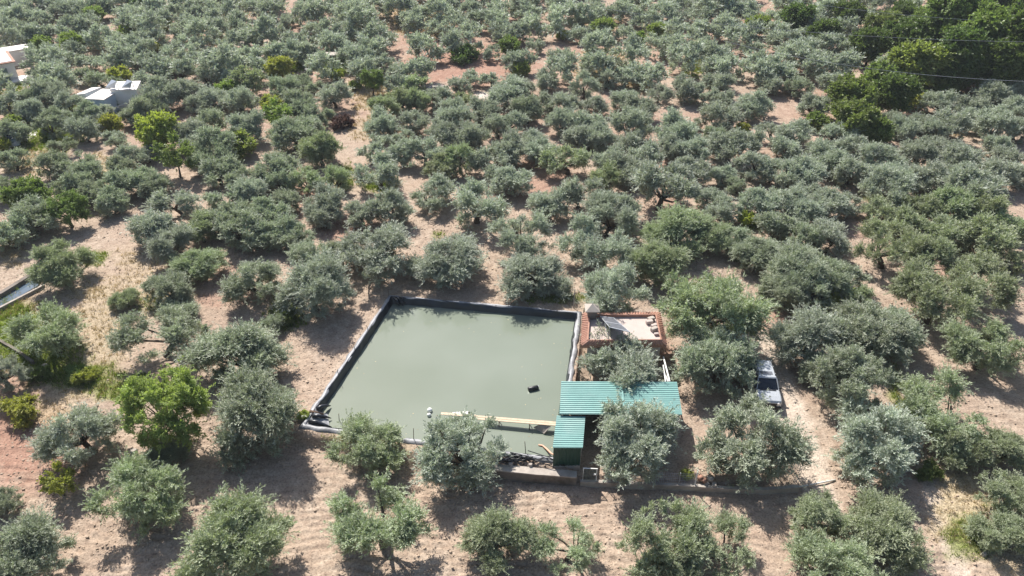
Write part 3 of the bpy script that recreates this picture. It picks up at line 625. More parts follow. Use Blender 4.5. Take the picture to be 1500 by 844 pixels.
BRIGHT = [  # px, py, width, mesh kind, material, name, label, category
    (250, 600, 136, 'big', 'leaf_lime', 'broadleaf_tree', 'big rounded bright green tree with a bare forked trunk among grey olives', 'tree'),
    (85, 708, 54, 'sparse', 'leaf_yellow', 'sapling', 'thin yellow-green young tree with bare stem on the reddish field at lower left', 'tree'),
    (226, 196, 68, 'round', 'leaf_yellow', 'broadleaf_tree', 'round yellow-green tree below and right of the white sheds', 'tree'),
    (166, 183, 36, 'round', 'leaf_yellow', 'broadleaf_tree', 'smaller yellow-green tree peeping out left of the round yellow-green one', 'tree'),
    (257, 232, 60, 'sparse', 'leaf_mid', 'broadleaf_tree', 'dull green tree with a thin open crown, below the round yellow-green tree', 'tree'),
    (40, 290, 62, 'round', 'leaf_mid', 'broadleaf_tree', 'spreading green tree near the left edge, left one of two above the water channel', 'tree'),
    (97, 308, 56, 'big', 'leaf_mid', 'broadleaf_tree', 'tall green tree with a slim bare trunk, above the olive at the water channel', 'tree'),
    (0, 345, 44, 'round', 'leaf_yellow', 'broadleaf_tree', 'yellow-green tree cut by the left edge above the water channel', 'tree'),
    (545, 120, 42, 'big', 'leaf_mid', 'broadleaf_tree', 'upright bright green tree with a straight trunk over a straw patch', 'tree'),
    (748, 70, 36, 'round', 'leaf_mid', 'broadleaf_tree', 'compact round green tree on the red ploughed strip at the top', 'tree'),
    (762, 102, 28, 'small', 'leaf_bright', 'shrub', 'bright green shrub in front of a silvery olive below the red strip', 'shrub'),
    (823, 52, 18, 'small', 'leaf_yellow', 'shrub', 'tiny yellow-green bush on the pinkish soil near the top centre', 'shrub'),
    (884, 42, 36, 'round', 'leaf_bright', 'broadleaf_tree', 'bright green tree at the top, left one of the group beyond the straw slope', 'tree'),
    (935, 58, 26, 'small', 'leaf_bright', 'shrub', 'bright green bush on the red soil, left of a pair at the top', 'shrub'),
    (962, 47, 32, 'round', 'leaf_bright', 'broadleaf_tree', 'bright green bush-like tree, right of a pair at the top', 'tree'),
    (1053, 50, 20, 'sparse', 'leaf_yellow', 'shrub', 'upright yellowish shrub beside the dark olive near the top', 'shrub'),
    (1110, 38, 36, 'round', 'leaf_bright', 'broadleaf_tree', 'rounded yellow-green tree near the top, between the yellowish shrub and dark wood', 'tree'),
    (1180, 48, 18, 'small', 'leaf_bright', 'shrub', 'small vivid green bush left of the dark wood', 'shrub'),
    (405, 172, 46, 'sparse', 'leaf_bright', 'broadleaf_tree', 'light green tree with slender open crown left of the straw patch', 'tree'),
    (346, 214, 46, 'small', 'leaf_bright', 'broadleaf_tree', 'low light green tree over a dark shadowed hollow', 'tree'),
    (405, 102, 42, 'round', 'leaf_yellow', 'broadleaf_tree', 'yellow-green tree in the weedy garden near the small grey canopy', 'tree'),
    (492, 110, 20, 'small', 'leaf_yellow', 'shrub', 'small yellow-green shrub right next to the upright bright green tree', 'shrub'),
    (520, 126, 18, 'small', 'leaf_bright', 'shrub', 'small green shrub at the foot of the upright bright green tree', 'shrub'),
    (335, 132, 32, 'small', 'leaf_bright', 'shrub', 'low green shrub between olives left of the weedy garden', 'shrub'),
    (398, 155, 34, 'small', 'leaf_yellow', 'shrub', 'yellowish green shrub just above the slender light green tree', 'shrub'),
    (138, 22, 30, 'round', 'leaf_bright', 'broadleaf_tree', 'yellow-green tree at the upper left beneath a dark green one', 'tree'),
    (208, 8, 38, 'round', 'leaf_dark', 'broadleaf_tree', 'dark green tree at the very top of the left part', 'tree'),
    (186, 50, 28, 'small', 'leaf_bright', 'shrub', 'green thicket in the olives behind the white sheds', 'shrub'),
    (60, 66, 30, 'small', 'leaf_bright', 'shrub', 'vine-green shrub behind the white house, left one', 'shrub'),
    (104, 64, 36, 'round', 'leaf_bright', 'broadleaf_tree', 'vine-green tree behind the white house, right one', 'tree'),
    (174, 112, 32, 'small', 'leaf_yellow', 'shrub', 'yellow-green bush directly behind the white sheds', 'shrub'),
    (72, 121, 30, 'small', 'leaf_bright', 'shrub', 'bright green bush between the white house and the white sheds', 'shrub'),
    (226, 70, 20, 'small', 'leaf_yellow', 'shrub', 'small yellowish bush at the path behind the white sheds', 'shrub'),
    (240, 38, 22, 'small', 'leaf_yellow', 'shrub', 'small yellow-green bush farther up from the path behind the sheds', 'shrub'),
    (262, 112, 18, 'small', 'twig_red', 'shrub', 'small purple-red flowering bush to the right of the white sheds', 'shrub'),
    (20, 182, 30, 'small', 'leaf_bright', 'shrub', 'garden shrub behind the parked grey van', 'shrub'),
    (48, 172, 26, 'small', 'leaf_yellow', 'shrub', 'yellow-green garden shrub beside the white garden path', 'shrub'),
    (5, 213, 24, 'small', 'leaf_yellow', 'shrub', 'yellow-green shrub in front of the parked grey van', 'shrub'),
    (70, 195, 22, 'small', 'leaf_yellow', 'shrub', 'yellow-green shrub to the right of the garden path', 'shrub'),
    (160, 156, 18, 'small', 'leaf_mid', 'shrub', 'dark green climber at the foot of the white sheds', 'shrub'),
    (1195, 180, 34, 'small', 'leaf_mid', 'shrub', 'fresh green shrub between silvery olives left of the fig tree', 'shrub'),
    (1095, 322, 28, 'small', 'leaf_yellow', 'shrub', 'yellow-green bush with a shadow in the middle of the right grove', 'shrub'),
    (1228, 432, 42, 'small', 'leaf_yellow', 'shrub', 'yellow-edged bush at the corner of the ploughed strip on the right', 'shrub'),
    (1088, 190, 22, 'small', 'leaf_yellow', 'shrub', 'bright yellow-green bush in the dark hollow right of centre', 'shrub'),
    (1252, 180, 54, 'round', 'leaf_mid', 'fig_tree', 'large-leaved fig tree in front of the dark green trees', 'tree'),
    (1284, 194, 40, 'small', 'leaf_mid', 'fig_tree', 'lower fig tree touching the right of the larger fig', 'tree'),
    (1340, 96, 62, 'round', 'leaf_bright', 'broadleaf_tree', 'feathery light green tree in front of the dark wood', 'tree'),
    (1252, 148, 60, 'round', 'leaf_mid', 'broadleaf_tree', 'rounded green tree just behind the fig trees', 'tree'),
    (1308, 140, 56, 'round', 'leaf_dark', 'broadleaf_tree', 'dark green rounded tree below the feathery light green one', 'tree'),
    (1290, 118, 44, 'small', 'leaf_mid', 'broadleaf_tree', 'mid green tree left of the feathery light green one', 'tree'),
    (1338, 150, 32, 'small', 'leaf_yellow', 'shrub', 'olive-yellow bush below the feathery light green tree', 'shrub'),
    (1376, 112, 30, 'small', 'leaf_mid', 'shrub', 'dull green bush right of the feathery light green tree', 'shrub'),
    (1386, 130, 28, 'small', 'leaf_bright', 'shrub', 'bushy light green shrub left of the narrow bright tree', 'shrub'),
    (1411, 124, 16, 'column', 'leaf_bright', 'poplar_sapling', 'narrow upright bright green young tree in front of the dark wood', 'tree'),
    (1372, 68, 42, 'round', 'leaf_blue', 'broadleaf_tree', 'blue-green large-leaved tree at the edge of the dark wood', 'tree'),
    (1240, 26, 40, 'round', 'leaf_dark', 'broadleaf_tree', 'dark green tree at the top, left end of the dark wood', 'tree'),
    (1296, 42, 42, 'round', 'leaf_mid', 'broadleaf_tree', 'mid green tree at the left of the tall dark wood', 'tree'),
    (1326, 26, 40, 'round', 'leaf_dark', 'broadleaf_tree', 'dark green tree filling the gap left of the tall wood', 'tree'),
    (1358, 36, 40, 'round', 'leaf_mid', 'broadleaf_tree', 'green tree leaning against the tall wood on its left', 'tree'),
    (1170, 30, 56, 'round', 'leaf_dark', 'broadleaf_tree', 'dark green tree at the top, standing left of the dark wood', 'tree'),
    (1205, 52, 52, 'round', 'leaf_dark', 'broadleaf_tree', 'dark green tree in deep shade between olives left of the dark wood', 'tree'),
    (1275, 70, 50, 'round', 'leaf_dark', 'broadleaf_tree', 'dark green tree right above the silvery olives left of the feathery light green tree', 'tree'),
    (1330, 60, 56, 'round', 'leaf_dark', 'broadleaf_tree', 'dark green tree between the tall wood and the feathery light green one', 'tree'),
    (1402, 92, 70, 'huge', 'leaf_dark', 'tall_tree', 'tall dark tree just behind the blue-green tree', 'tree'),
    (1462, 104, 70, 'huge', 'leaf_dark', 'tall_tree', 'dark tree at the foot of the dark wood behind the silvery olives', 'tree'),
    (1395, 40, 84, 'huge', 'leaf_mid', 'tall_tree', 'tall lush green tree forming the left flank of the dark wood', 'tree'),
    (1440, 22, 92, 'huge', 'leaf_mid', 'tall_tree', 'tall lush tree at the top edge, middle of the dark wood', 'tree'),
    (1488, 28, 92, 'huge', 'leaf_mid', 'tall_tree', 'tall dark tree in the top right corner', 'tree'),
    (1438, 72, 92, 'huge', 'leaf_mid', 'tall_tree', 'tall green tree at the front of the dark wood, left of two', 'tree'),
    (1490, 80, 92, 'huge', 'leaf_dark', 'tall_tree', 'tall dark tree at the front of the dark wood, right of two', 'tree'),
    (680, 82, 42, 'low', 'leaf_dark', 'shrub', 'dark low bush in the shade under an olive on the red strip', 'shrub'),
    (125, 552, 34, 'low', 'leaf_yellow', 'shrub', 'olive-yellow bush beside the grassy ditch', 'shrub'),
    (58, 548, 36, 'low', 'leaf_mid', 'shrub', 'dark green bush at the end of the low concrete kerb', 'shrub'),
    (110, 545, 32, 'low', 'leaf_mid', 'shrub', 'green bush in the grassy ditch below the thin open olive', 'shrub'),
    (205, 556, 30, 'low', 'leaf_mid', 'shrub', 'round dark green bush behind the big bright green tree', 'shrub'),
    (30, 600, 60, 'low', 'leaf_yellow', 'shrub', 'dry olive-brown thicket along the reddish field at the left', 'shrub'),
    (418, 462, 40, 'low', 'leaf_mid', 'shrub', 'green thicket of the hedge left of the pond', 'shrub'),
    (443, 608, 16, 'small', 'leaf_yellow', 'shrub', 'bright little shrub at the pond rim\'s lower left corner', 'shrub'),
    (490, 628, 16, 'small', 'leaf_mid', 'shrub', 'small weed bush on the bank below the pond\'s lower left corner', 'shrub'),
    (1362, 690, 40, 'low', 'leaf_mid', 'shrub', 'dark bush under the leaning olive beside the wheel track', 'shrub'),
    (1450, 788, 44, 'low', 'leaf_mid', 'shrub', 'green bush in shade at the edge of the yellow grass', 'shrub'),
    (500, 180, 34, 'low', 'twig_red', 'shrub', 'dark russet leafless brush under an olive by the straw slope', 'shrub'),
    (1006, 696, 20, 'small', 'leaf_yellow', 'shrub', 'low shrub behind the fence, left of the tall white post', 'shrub'),
]
def tree_at(px, py, wpx, hk, zc):
    """crown centre seen at (px, py): ground point, width in metres. zc = height of the crown's middle as a share of its width"""
    g = on_ground(px, py); dep = depth_of(g)
    for _ in range(4):
        wm = wpx * dep / FPX; g = on_ground(px, py, zc * wm); dep = depth_of(g)
        g.z = gz1(g.x, g.y)
    return g, wm
def plant(name, label, cat, g, wm, cm, tm, mat, nominal, group, rnd, hs=1.0):
    root = thing(name, label, cat, (g.x, g.y, g.z - .03), rnd.random() * 6.28, group)
    s = wm / nominal
    root.scale = (s * (.88 + .24 * rnd.random()), s * (.88 + .24 * rnd.random()), s * hs)
    root.rotation_euler = (rnd.uniform(-.07, .07), rnd.uniform(-.07, .07), root.rotation_euler.z)
    t = link('trunk', tm, root)
    c = link('crown', cm, root)
    if len(cm.materials) == 0: cm.materials.append(mat)
    c.material_slots[0].link = 'OBJECT'; c.material_slots[0].material = mat
    return root
MATS = {'o': 'olive_grey', 's': 'olive_silver', 'g': 'olive_green'}
TONE = {'o': 'grey-green', 's': 'silvery', 'g': 'greenish'}
rnd = random.Random(5)
def olive_from(px, py, wpx, kd, label, store):
    st = {'v': 'open', 'w': 'split', 't': 'tall', 'l': 'low', 'd': 'dome'}.get(kd[1:2])
    pool = store[st] if st else store['dome'] * 2 + store['split'] + store['tall']
    cm, tm = rnd.choice(pool)
    g, wm = tree_at(px, py, wpx * (.96 if store is NEAR else .94 if store is MIDT else 1.03), 0, .37 if st != 'low' else .29)
    return plant('olive_tree', label, 'olive tree', g, wm, cm, tm, M[MATS[kd[0]]], WIDE[cm] * (.90 if st in ('open', 'split') else .96), 'olive trees of the grove', rnd, .80 + .16 * rnd.random())
for ln_ in NEAR_TREES.strip().splitlines():
    spec, label = ln_.split('|'); a, b, c_, k = spec.split(',')
    olive_from(float(a), float(b), float(c_), k, label, NEAR)

# the rest of the grove: told apart by the part of the grove, the row counted from the camera and the place in that row
ZONES = [(lambda x, y: x < 300 and y < 108, 'behind the white house and sheds'),
         (lambda x, y: x < 300 and y < 172, 'around the white sheds'),
         (lambda x, y: x < 240, 'between the grey van and the clearing'),
         (lambda x, y: x < 460 and y < 110, 'beyond the weedy garden'),
         (lambda x, y: x < 615 and y < 110, 'left of the red ploughed strip'),
         (lambda x, y: x < 530 and y < 235, 'near the straw patch'),
         (lambda x, y: x < 530, 'behind the clearing, left of the pond'),
         (lambda x, y: x < 790 and y < 112, 'on the red ploughed strip'),
         (lambda x, y: x < 790 and y < 195, 'below the red ploughed strip'),
         (lambda x, y: x < 790, 'behind the pond\'s left half'),
         (lambda x, y: x < 1000 and y < 112, 'around the bright bushes at the top'),
         (lambda x, y: x < 1000 and y < 200, 'below the bright bushes of the top'),
         (lambda x, y: x < 1000, 'behind the pond\'s right half'),
         (lambda x, y: x < 1205 and y < 112, 'left of the dark wood'),
         (lambda x, y: x < 1205 and y < 215, 'around the dark hollow'),
         (lambda x, y: x < 1205, 'behind the silver car'),
         (lambda x, y: y < 130, 'at the edge of the dark wood'),
         (lambda x, y: x < 1310 and y < 400, 'below the fig trees'),
         (lambda x, y: y < 262, 'below the dark wood'),
         (lambda x, y: True, 'at the right of the grove')]
ORD = ['first', 'second', 'third', 'fourth', 'fifth', 'sixth', 'seventh', 'eighth', 'ninth', 'tenth']
def parse(txt): return [(float(a), float(b), float(c_), k) for a, b, c_, k in (q.split(',') for q in txt.split())]
mids = parse(MID_TREES); fars = parse(FAR_TREES)
fars.sort(key=lambda t: -t[1])
n_near = len(NEAR_TREES.strip().splitlines())
n_far_single = 300 - n_near - len(mids)
singles = [(t, MIDT) for t in mids] + [(t, FAR) for t in fars[:n_far_single]]
by_zone = {}
for t, store in singles:
    zi = next(i for i, z in enumerate(ZONES) if z[0](t[0], t[1])); by_zone.setdefault(zi, []).append((t, store))
for zi, lst in sorted(by_zone.items()):
    lst.sort(key=lambda q: -q[0][1]); per = 6
    nrow = max(1, round(len(lst) / 5.0)); cut = [round(i * len(lst) / nrow) for i in range(nrow + 1)]
    for r in range(nrow):
        row = sorted(lst[cut[r]:cut[r + 1]], key=lambda q: q[0][0])
        for j, (t, store) in enumerate(row):
            word = {'v': 'open-crowned ', 'l': 'low '}.get(t[3][1:2], '')
            where = 'only one' if len(row) == 1 else ('leftmost' if j == 0 else 'rightmost' if j == len(row) - 1 else ORD[j] + ' from left')
            front_ = 'nearest row' if r == 0 else 'farthest row' if r == nrow - 1 else ORD[r] + ' row'
            if nrow == 1: front_ = 'row'
            olive_from(*t, f"{word}{TONE[t[3][0]]} olive {ZONES[zi][1]}, {where} of {front_}", store)

# the far side of the grove, past the 300 that show largest, reads as one wood
def realise(items, name):
    Vs, Fs, Ts, base = [], [], [], 0; Vt, Ft, bt = [], [], 0
    for (g, wm, cm) in items:
        k = len(cm.vertices); co = np.empty(k * 3, np.float32); cm.vertices.foreach_get('co', co); co = co.reshape(-1, 3)
        a = rnd.random() * 6.28; s = wm / WIDE[cm]; ca, sa = math.cos(a) * s, math.sin(a) * s
        P = np.stack([co[:, 0] * ca - co[:, 1] * sa + g.x, co[:, 0] * sa + co[:, 1] * ca + g.y, co[:, 2] * s * .88 + g.z], 1)
        tn = np.empty(len(cm.polygons), np.float32); cm.attributes['tone'].data.foreach_get('value', tn)
        Vs.append(P); Fs.append(np.arange(k).reshape(-1, 4) + base); base += k; Ts.append(np.clip(tn + rnd.uniform(-.15, .15), 0, 1))
    tag(link(name, mesh_np(name, np.concatenate(Vs), np.concatenate(Fs), M['olive_silver'], {'tone': ('FACE', np.concatenate(Ts))})), kind='stuff')
rest = []
for t in fars[n_far_single:]:
    g, wm = tree_at(t[0], t[1], t[2] * 1.25, 0, .38); rest.append((g, wm, rnd.choice(FAR['all'])[0]))
BARE = [(680, 85, 150, 55), (610, 30, 80, 30), (840, 60, 80, 40), (550, 140, 60, 30), (440, 35, 60, 22), (165, 135, 70, 32), (20, 110, 60, 26), (490, 95, 60, 20), (1390, 60, 130, 60), (1320, 130, 70, 40), (900, 100, 40, 24)]
stand = [o.location.copy() for o in bpy.data.objects if o.name.split('.')[0] in ('olive_tree', 'broadleaf_tree', 'tall_tree', 'fig_tree', 'shrub')] + [q[0] for q in rest]
def free(g, gap): return all((g.x - p.x) ** 2 + (g.y - p.y) ** 2 > gap * gap for p in stand)
for i in range(1500):                                             # gaps of the far wood, and the wood beyond the top edge
    far_ = i > 700
    g = Vector((rnd.uniform(-190, 190), rnd.uniform(166, 262) if far_ else rnd.uniform(105, 168), 0))
    u_, v_ = pix(g.x, g.y, 2.0)
    if (not far_ and (u_ < -40 or u_ > 1540)) or any(((u_ - x) / a) ** 2 + ((v_ - y) / b) ** 2 < 1 for x, y, a, b in BARE) or not free(g, 4.9): continue
    g.z = gz1(g.x, g.y); wm = rnd.uniform(5.6, 7.6); rest.append((g, wm, rnd.choice(FAR['all'])[0])); stand.append(g)
n0 = len(rest)
for i in range(900):                                              # the grove goes on outside the frame
    y_ = rnd.uniform(30, 160); g = Vector((rnd.choice((-1, 1)) * (y_ * .70 + 13 + rnd.uniform(2, 45)), y_, 0))
    u_, v_ = pix(g.x, g.y, 3.0)
    if -75 < u_ < 1575 or not free(g, 6.2): continue
    g.z = gz1(g.x, g.y); rest.append((g, rnd.uniform(5, 7), rnd.choice(FAR['all'])[0])); stand.append(g)
realise(rest, 'olive_wood')

BK = {'big': (broadleaf(501, 3.0, 5.4, 1.7, 34, .78, 10, 1300, .16, .036, 1.7, .20), 6.2, .50, 1.0),
      'round': (broadleaf(502, 3.0, 5.0, .8, 30, .95, 8, 420, .28, .095, 1.0, .2), 6.4, .43, 1.0),
      'small': (broadleaf(503, 3.0, 4.4, .4, 20, 1.05, 7, 200, .42, .15, .6, .14), 6.6, .33, 1.0),
      'low': (broadleaf(508, 3.0, 3.0, .1, 16, 1.0, 8, 420, .28, .08, .4, .12), 6.6, .22, 1.0),
      'sparse': (broadleaf(504, 2.9, 5.6, 1.5, 16, .75, 8, 380, .26, .09, 1.8, .13), 5.8, .52, 1.0),
      'column': (broadleaf(505, 1.5, 9.5, .4, 24, .95, 7, 300, .34, .12, .8, .16, .9), 3.2, .9, 1.0),
      'huge': (broadleaf(506, 4.6, 11.0, 1.5, 60, 1.3, 7, 170, .42, .15, 2.6, .36), 9.6, .55, 1.0),
      'huge2': (broadleaf(507, 4.6, 12.0, 1.5, 60, 1.3, 7, 170, .42, .15, 2.6, .36), 9.6, .6, 1.0)}
for i, (px, py, wpx, kd, mt, nm, label, cat) in enumerate(BRIGHT):
    if kd == 'huge' and i % 2: kd = 'huge2'
    (cm, tm), nominal, zc, hs = BK[kd]
    if px > 1225 and py < 200 and cat == 'tree' and kd in ('round', 'small'): wpx *= 1.28
    g, wm = tree_at(px, py, wpx, 0, zc)
    plant(nm, label, cat, g, wm, cm, tm, M[mt], nominal, {'shrub': 'shrubs between the olives', 'tree': 'broadleaved trees between the olives'}[cat], rnd, hs)
# ------------------------------------------------------------------ the pond
def water_mat(name, a, b, rough=.05):
    m, n, out = new_mat(name)
    p = N(n, "ShaderNodeBsdfPrincipled"); L(n, p.outputs[0], out.inputs[0])
    pos = N(n, "ShaderNodeNewGeometry").outputs['Position']
    L(n, ramp(n, noise(n, pos, .10, 3, .5), [(.35, a), (.65, b)]), p.inputs['Base Color'])
    p.inputs['Roughness'].default_value = rough; p.inputs['IOR'].default_value = 1.33; p.inputs['Specular IOR Level'].default_value = .75
    bmp = N(n, "ShaderNodeBump"); bmp.inputs['Strength'].default_value = .10; bmp.inputs['Distance'].default_value = .03
    L(n, noise(n, pos, 4.5, 3, .5), bmp.inputs['Height']); L(n, bmp.outputs[0], p.inputs['Normal'])
    return m
M['water'] = water_mat('murky_pond_water', (.168, .192, .148), (.198, .222, .178))
M['water_blue'] = water_mat('channel_water', (.05, .075, .10), (.13, .17, .22), .08)
def inset(poly, d):
    c = sum((Vector((p[0], p[1], 0)) for p in poly), Vector()) / len(poly); out = []
    k = len(poly)
    for i in range(k):
        p0, p1, p2 = Vector(poly[i - 1][:2]), Vector(poly[i][:2]), Vector(poly[(i + 1) % k][:2])
        e1, e2 = (p1 - p0).normalized(), (p2 - p1).normalized()
        n1, n2 = Vector((-e1.y, e1.x)), Vector((-e2.y, e2.x)); b = (n1 + n2).normalized()
        out.append(p1 + b * d / max(.3, b.dot(n1)))
    return out
P2 = [(p.x, p.y) for p in POND]
wp = inset(P2, .22)
mb = MB(); mb.add([(p.x, p.y, WATER) for p in wp], [(0, 1, 2, 3)])
tag(mb.build('water', M['water'], origin=(0, 0, 0)), kind='structure')
def ring(profile, seg=70, wob=.05, seed=0):
    """sweeps a profile of (inward distance, height) round the pond, wrinkled"""
    loops = [inset(P2, d) for d, z in profile]; rows = []
    for j, (d, z) in enumerate(profile):
        row = []
        for i in range(4):
            a, b = loops[j][i], loops[j][(i + 1) % 4]
            for s in range(seg):
                q = a.lerp(b, s / seg); t = (i * seg + s) * .37
                k = (vnoise(np.array([t]), np.array([j * .7 + 3.1]), seed)[0] - .5) * 2 * wob
                kz = (vnoise(np.array([t * .8 + 40]), np.array([j * .5]), seed + 1)[0] - .5) * 2 * wob
                e = (b - a).normalized(); nrm = Vector((-e.y, e.x)) if 2 < s < seg - 2 else Vector((0, 0))
                row.append((q.x + nrm.x * k, q.y + nrm.y * k, z + kz * .6))
        rows.append(row)
    n = 4 * seg; vs = [v for r in rows for v in r]; fs = []
    for j in range(len(profile) - 1):
        for i in range(n): fs.append((j * n + i, j * n + (i + 1) % n, (j + 1) * n + (i + 1) % n, (j + 1) * n + i))
    b = MB(); b.add(vs, fs); return b
pl = thing('pond_liner', 'black plastic liner with grey folded rim around the green pond', 'pond liner', (BL.x, BL.y, RIM))
ring([(-.02, RIM + .05), (.05, RIM - .06), (.14, WATER + .18), (.34, WATER - .25)], 70, .08, 3).build('liner_wall', M['liner'], pl, (BL.x, BL.y, RIM), True)
ring([(-.42, RIM - .28), (-.34, RIM - .04), (-.16, RIM + .06), (.0, RIM + .055), (.03, RIM - .03)], 70, .085, 9).build('rim', M['liner_rim'], pl, (BL.x, BL.y, RIM), True)
# the crumpled corner at the lower left: folds of sheet pulled over the corner
fold = MB(); rr = random.Random(3)
for t_, l_, sp in ((.02, 1.7, -.05), (.055, 1.3, .35), (.10, .8, .8)):
    p = BL + (TL - BL) * t_ + Vector((.12, -.05, .04)); q = p + Vector((l_, sp + rr.uniform(-.1, .1), -.50))
    m1 = p.lerp(q, .35) + Vector((0, rr.uniform(-.06, .06), .16)); m2 = p.lerp(q, .7) + Vector((0, rr.uniform(-.08, .08), .05))
    fold.tube([p, m1, m2, q], [.16, rr.uniform(.10, .20), rr.uniform(.08, .16), .03], 9)
gs = MB(); c0 = BL + Vector((.1, .05, .03)); c1 = BL + (TL - BL) * .09 + Vector((.1, 0, .02)); c2 = c1 + Vector((.8, .1, -.50)); c3 = c0 + Vector((1.6, .2, -.52))
gs.hexa([p - Vector((0, 0, .03)) for p in (c0, c3, c2, c1)], [c0, c3, c2, c1]); gs.build('loose_sheet', M['liner_rim'], pl, (BL.x, BL.y, RIM))
fold.build('corner_fold', M['liner'], pl, (BL.x, BL.y, RIM), True)
fold2 = MB()
for i in range(7):
    p = TL + Vector((.1 + .12 * i, -.15 - .12 * (i % 3), .05)); fold2.tube([p, p + Vector((.25, -.2, .05)), p + Vector((.5, -.5, -.45))], [.07, .11, .05], 7)
fold2.build('corner_fold', M['liner'], pl, (BL.x, BL.y, RIM), True)

def simple(name, label, cat, mb_, mat, origin, smooth=False, bevel=0, group=None):
    return tag(mb_.build(name, mat, None, origin, smooth, bevel), label, cat, group)
# floating things
p = at(781, 569, WATER + .12); q = p + Vector((.40, .13, 0)); o_ = p - Vector((.40, .13, 0))
b = thing('floating_barrel', 'black barrel floating on its side in the pond', 'barrel', p)
mb = MB(); mb.tube([o_, o_.lerp(q, .03), o_.lerp(q, .3), o_.lerp(q, .33), o_.lerp(q, .67), o_.lerp(q, .7), o_.lerp(q, .97), q], [.16, .19, .19, .20, .20, .19, .19, .16], 16); mb.build('drum', M['black_pipe'], b, p, True)
mb = MB(); mb.tube([q - Vector((.02, .005, 0)), q + Vector((.025, .006, 0))], .165, 16); mb.build('lid', M['panel_pale'], b, p)
for (x, y, r, lb) in ((629.5, 601, .20, 'larger round white float off the tip of the plank walkway'), (628.5, 608, .16, 'smaller white float beside the larger one, nearer the camera')):
    p = at(x, y, WATER + r * .5); mb = MB()
    mb.tube([p + Vector((0, 0, -r * .95)), p + Vector((0, 0, -r * .75)), p + Vector((0, 0, -r * .3)), p + Vector((0, 0, r * .25)), p + Vector((0, 0, r * .7)), p + Vector((0, 0, r * .95))], [r * .3, r * .66, r * .96, r, r * .7, r * .25], 16)
    tag(mb.build('float', M['float_white'], None, p, True), lb, 'float', 'white floats on the pond')
# plank walkway
W0 = at(646, 606.5, .85); W1 = at(687, 611, .88); W2 = at(822, 622, 1.0)
wk = thing('plank_walkway', 'narrow plank walkway running from the green shed out over the pond', 'walkway', W1)
def plank(a, b, off, wd, th, mat):
    d = (b - a).normalized(); s = Vector((-d.y, d.x, 0)).normalized(); a = a + s * off; b = b + s * off; u = Vector((0, 0, th))
    m_ = MB(); m_.hexa([a - s * wd, b - s * wd, b + s * wd, a + s * wd], [a - s * wd + u, b - s * wd + u, b + s * wd + u, a + s * wd + u]); return m_
plank(W1, W2, .11, .10, .05, M['wood']).build('plank', M['wood'], wk, W1)
plank(W1 + Vector((-.2, 0, .004)), W2, -.11, .10, .05, M['wood']).build('plank', M['wood'], wk, W1)
plank(W0, W1 + Vector((.5, 0, .06)), .02, .13, .05, M['wood']).build('plank', M['wood'], wk, W1)
for t in (.0, .33, .66):
    c = W1.lerp(W2, t); mb = MB()
    for s in (-.28, .28): mb.tube([c + Vector((0, s, .25 if t == 0 else .0)), c + Vector((0, s, -1.2))], .035, 8)
    mb.tube([c + Vector((0, -.34, -.04)), c + Vector((0, .34, -.04))], .03, 8); mb.build('trestle', M['wood_dark'], wk, W1)
pt = at(675, 609, WATER + .28)
pf = thing('pontoon', 'small slatted float carrying the outer end of the plank walkway', 'pontoon', pt)
mb = MB()
for i in range(5): mb.box((pt.x - .62 + i * .25, pt.y - .34, pt.z + .05), (pt.x - .42 + i * .25, pt.y + .34, pt.z + .09), .12, (pt.x, pt.y))
mb.build('slat_top', M['white_roof'], pf, pt)
for s in (-.25, .25):
    mb = MB(); mb.tube([pt + Vector((-.7, s, -.10)), pt + Vector((.7, s + .1, -.10))], .13, 12); mb.build('drum', M['black_pipe'], pf, pt, True)
# tilted board at the shed
q = [at(781.5, 626.5, WATER + .02), at(797, 636, WATER + .05), at(807, 625, 1.0), at(790, 622.5, .95)]
mb = MB(); mb.hexa(q, [p + Vector((0, 0, .05)) for p in q])
simple('wooden_ramp', 'grey slatted board sloping into the water beneath the walkway', 'ramp', mb, M['wood_grey'], q[0])
pts = [at(789, 652, WATER + .03), at(795, 653, WATER + .05), at(801, 658, .6), at(807, 664, .8), at(813, 667.5, 1.05)]
mb = MB(); mb.tube(pts, .07, 8); simple('hose', 'pale orange hose hanging into the pond beside the shed wall', 'hose', mb, M['orange'], pts[-1], True)
# log on the liner
a, c = at(453, 603, RIM + .05), at(473.5, 608, WATER + .22)
lg = thing('log', 'brown log lying across the liner in the pond corner', 'log', a)
mb = MB(); mb.tube([a, a.lerp(c, .5) + Vector((0, 0, .01)), c], [.15, .155, .145], 12); mb.build('stem', M['wood_dark'], lg, a, True)
mb = MB(); mb.tube([c - (c - a).normalized() * .01, c + (c - a).normalized() * .02], .14, 12); mb.build('cut_end', M['wood'], lg, a)
# stakes
for (x, y, z, h, lb) in ((770, 664, RIM - .1, 1.15, 'thin rusty stake on the pond\'s near rim by the pipe heap'), (606, 645, RIM - .1, 1.2, 'thin stake on the near rim between the two near olives'),
                         (497, 617, WATER - .1, .75, 'short stake standing in the water by the lower left corner'), (521, 517, RIM - .2, .9, 'thin stake leaning on the left rim, halfway up'),
                         (496, 552, RIM - .2, .8, 'thin stake leaning on the left rim, nearest the crumpled corner'), (540, 488, RIM - .2, .8, 'thin stake leaning on the left rim, farthest up'), (570, 436, RIM - .1, .9, 'stake at the pond\'s far left corner')):
    p = at(x, y, z); mb = MB(); mb.tube([p, p + Vector((rr.uniform(-.1, .1), rr.uniform(-.1, .1), h))], [.028, .022], 7)
    simple('stake', lb, 'stake', mb, M['wood_dark'], p, group='stakes around the pond')

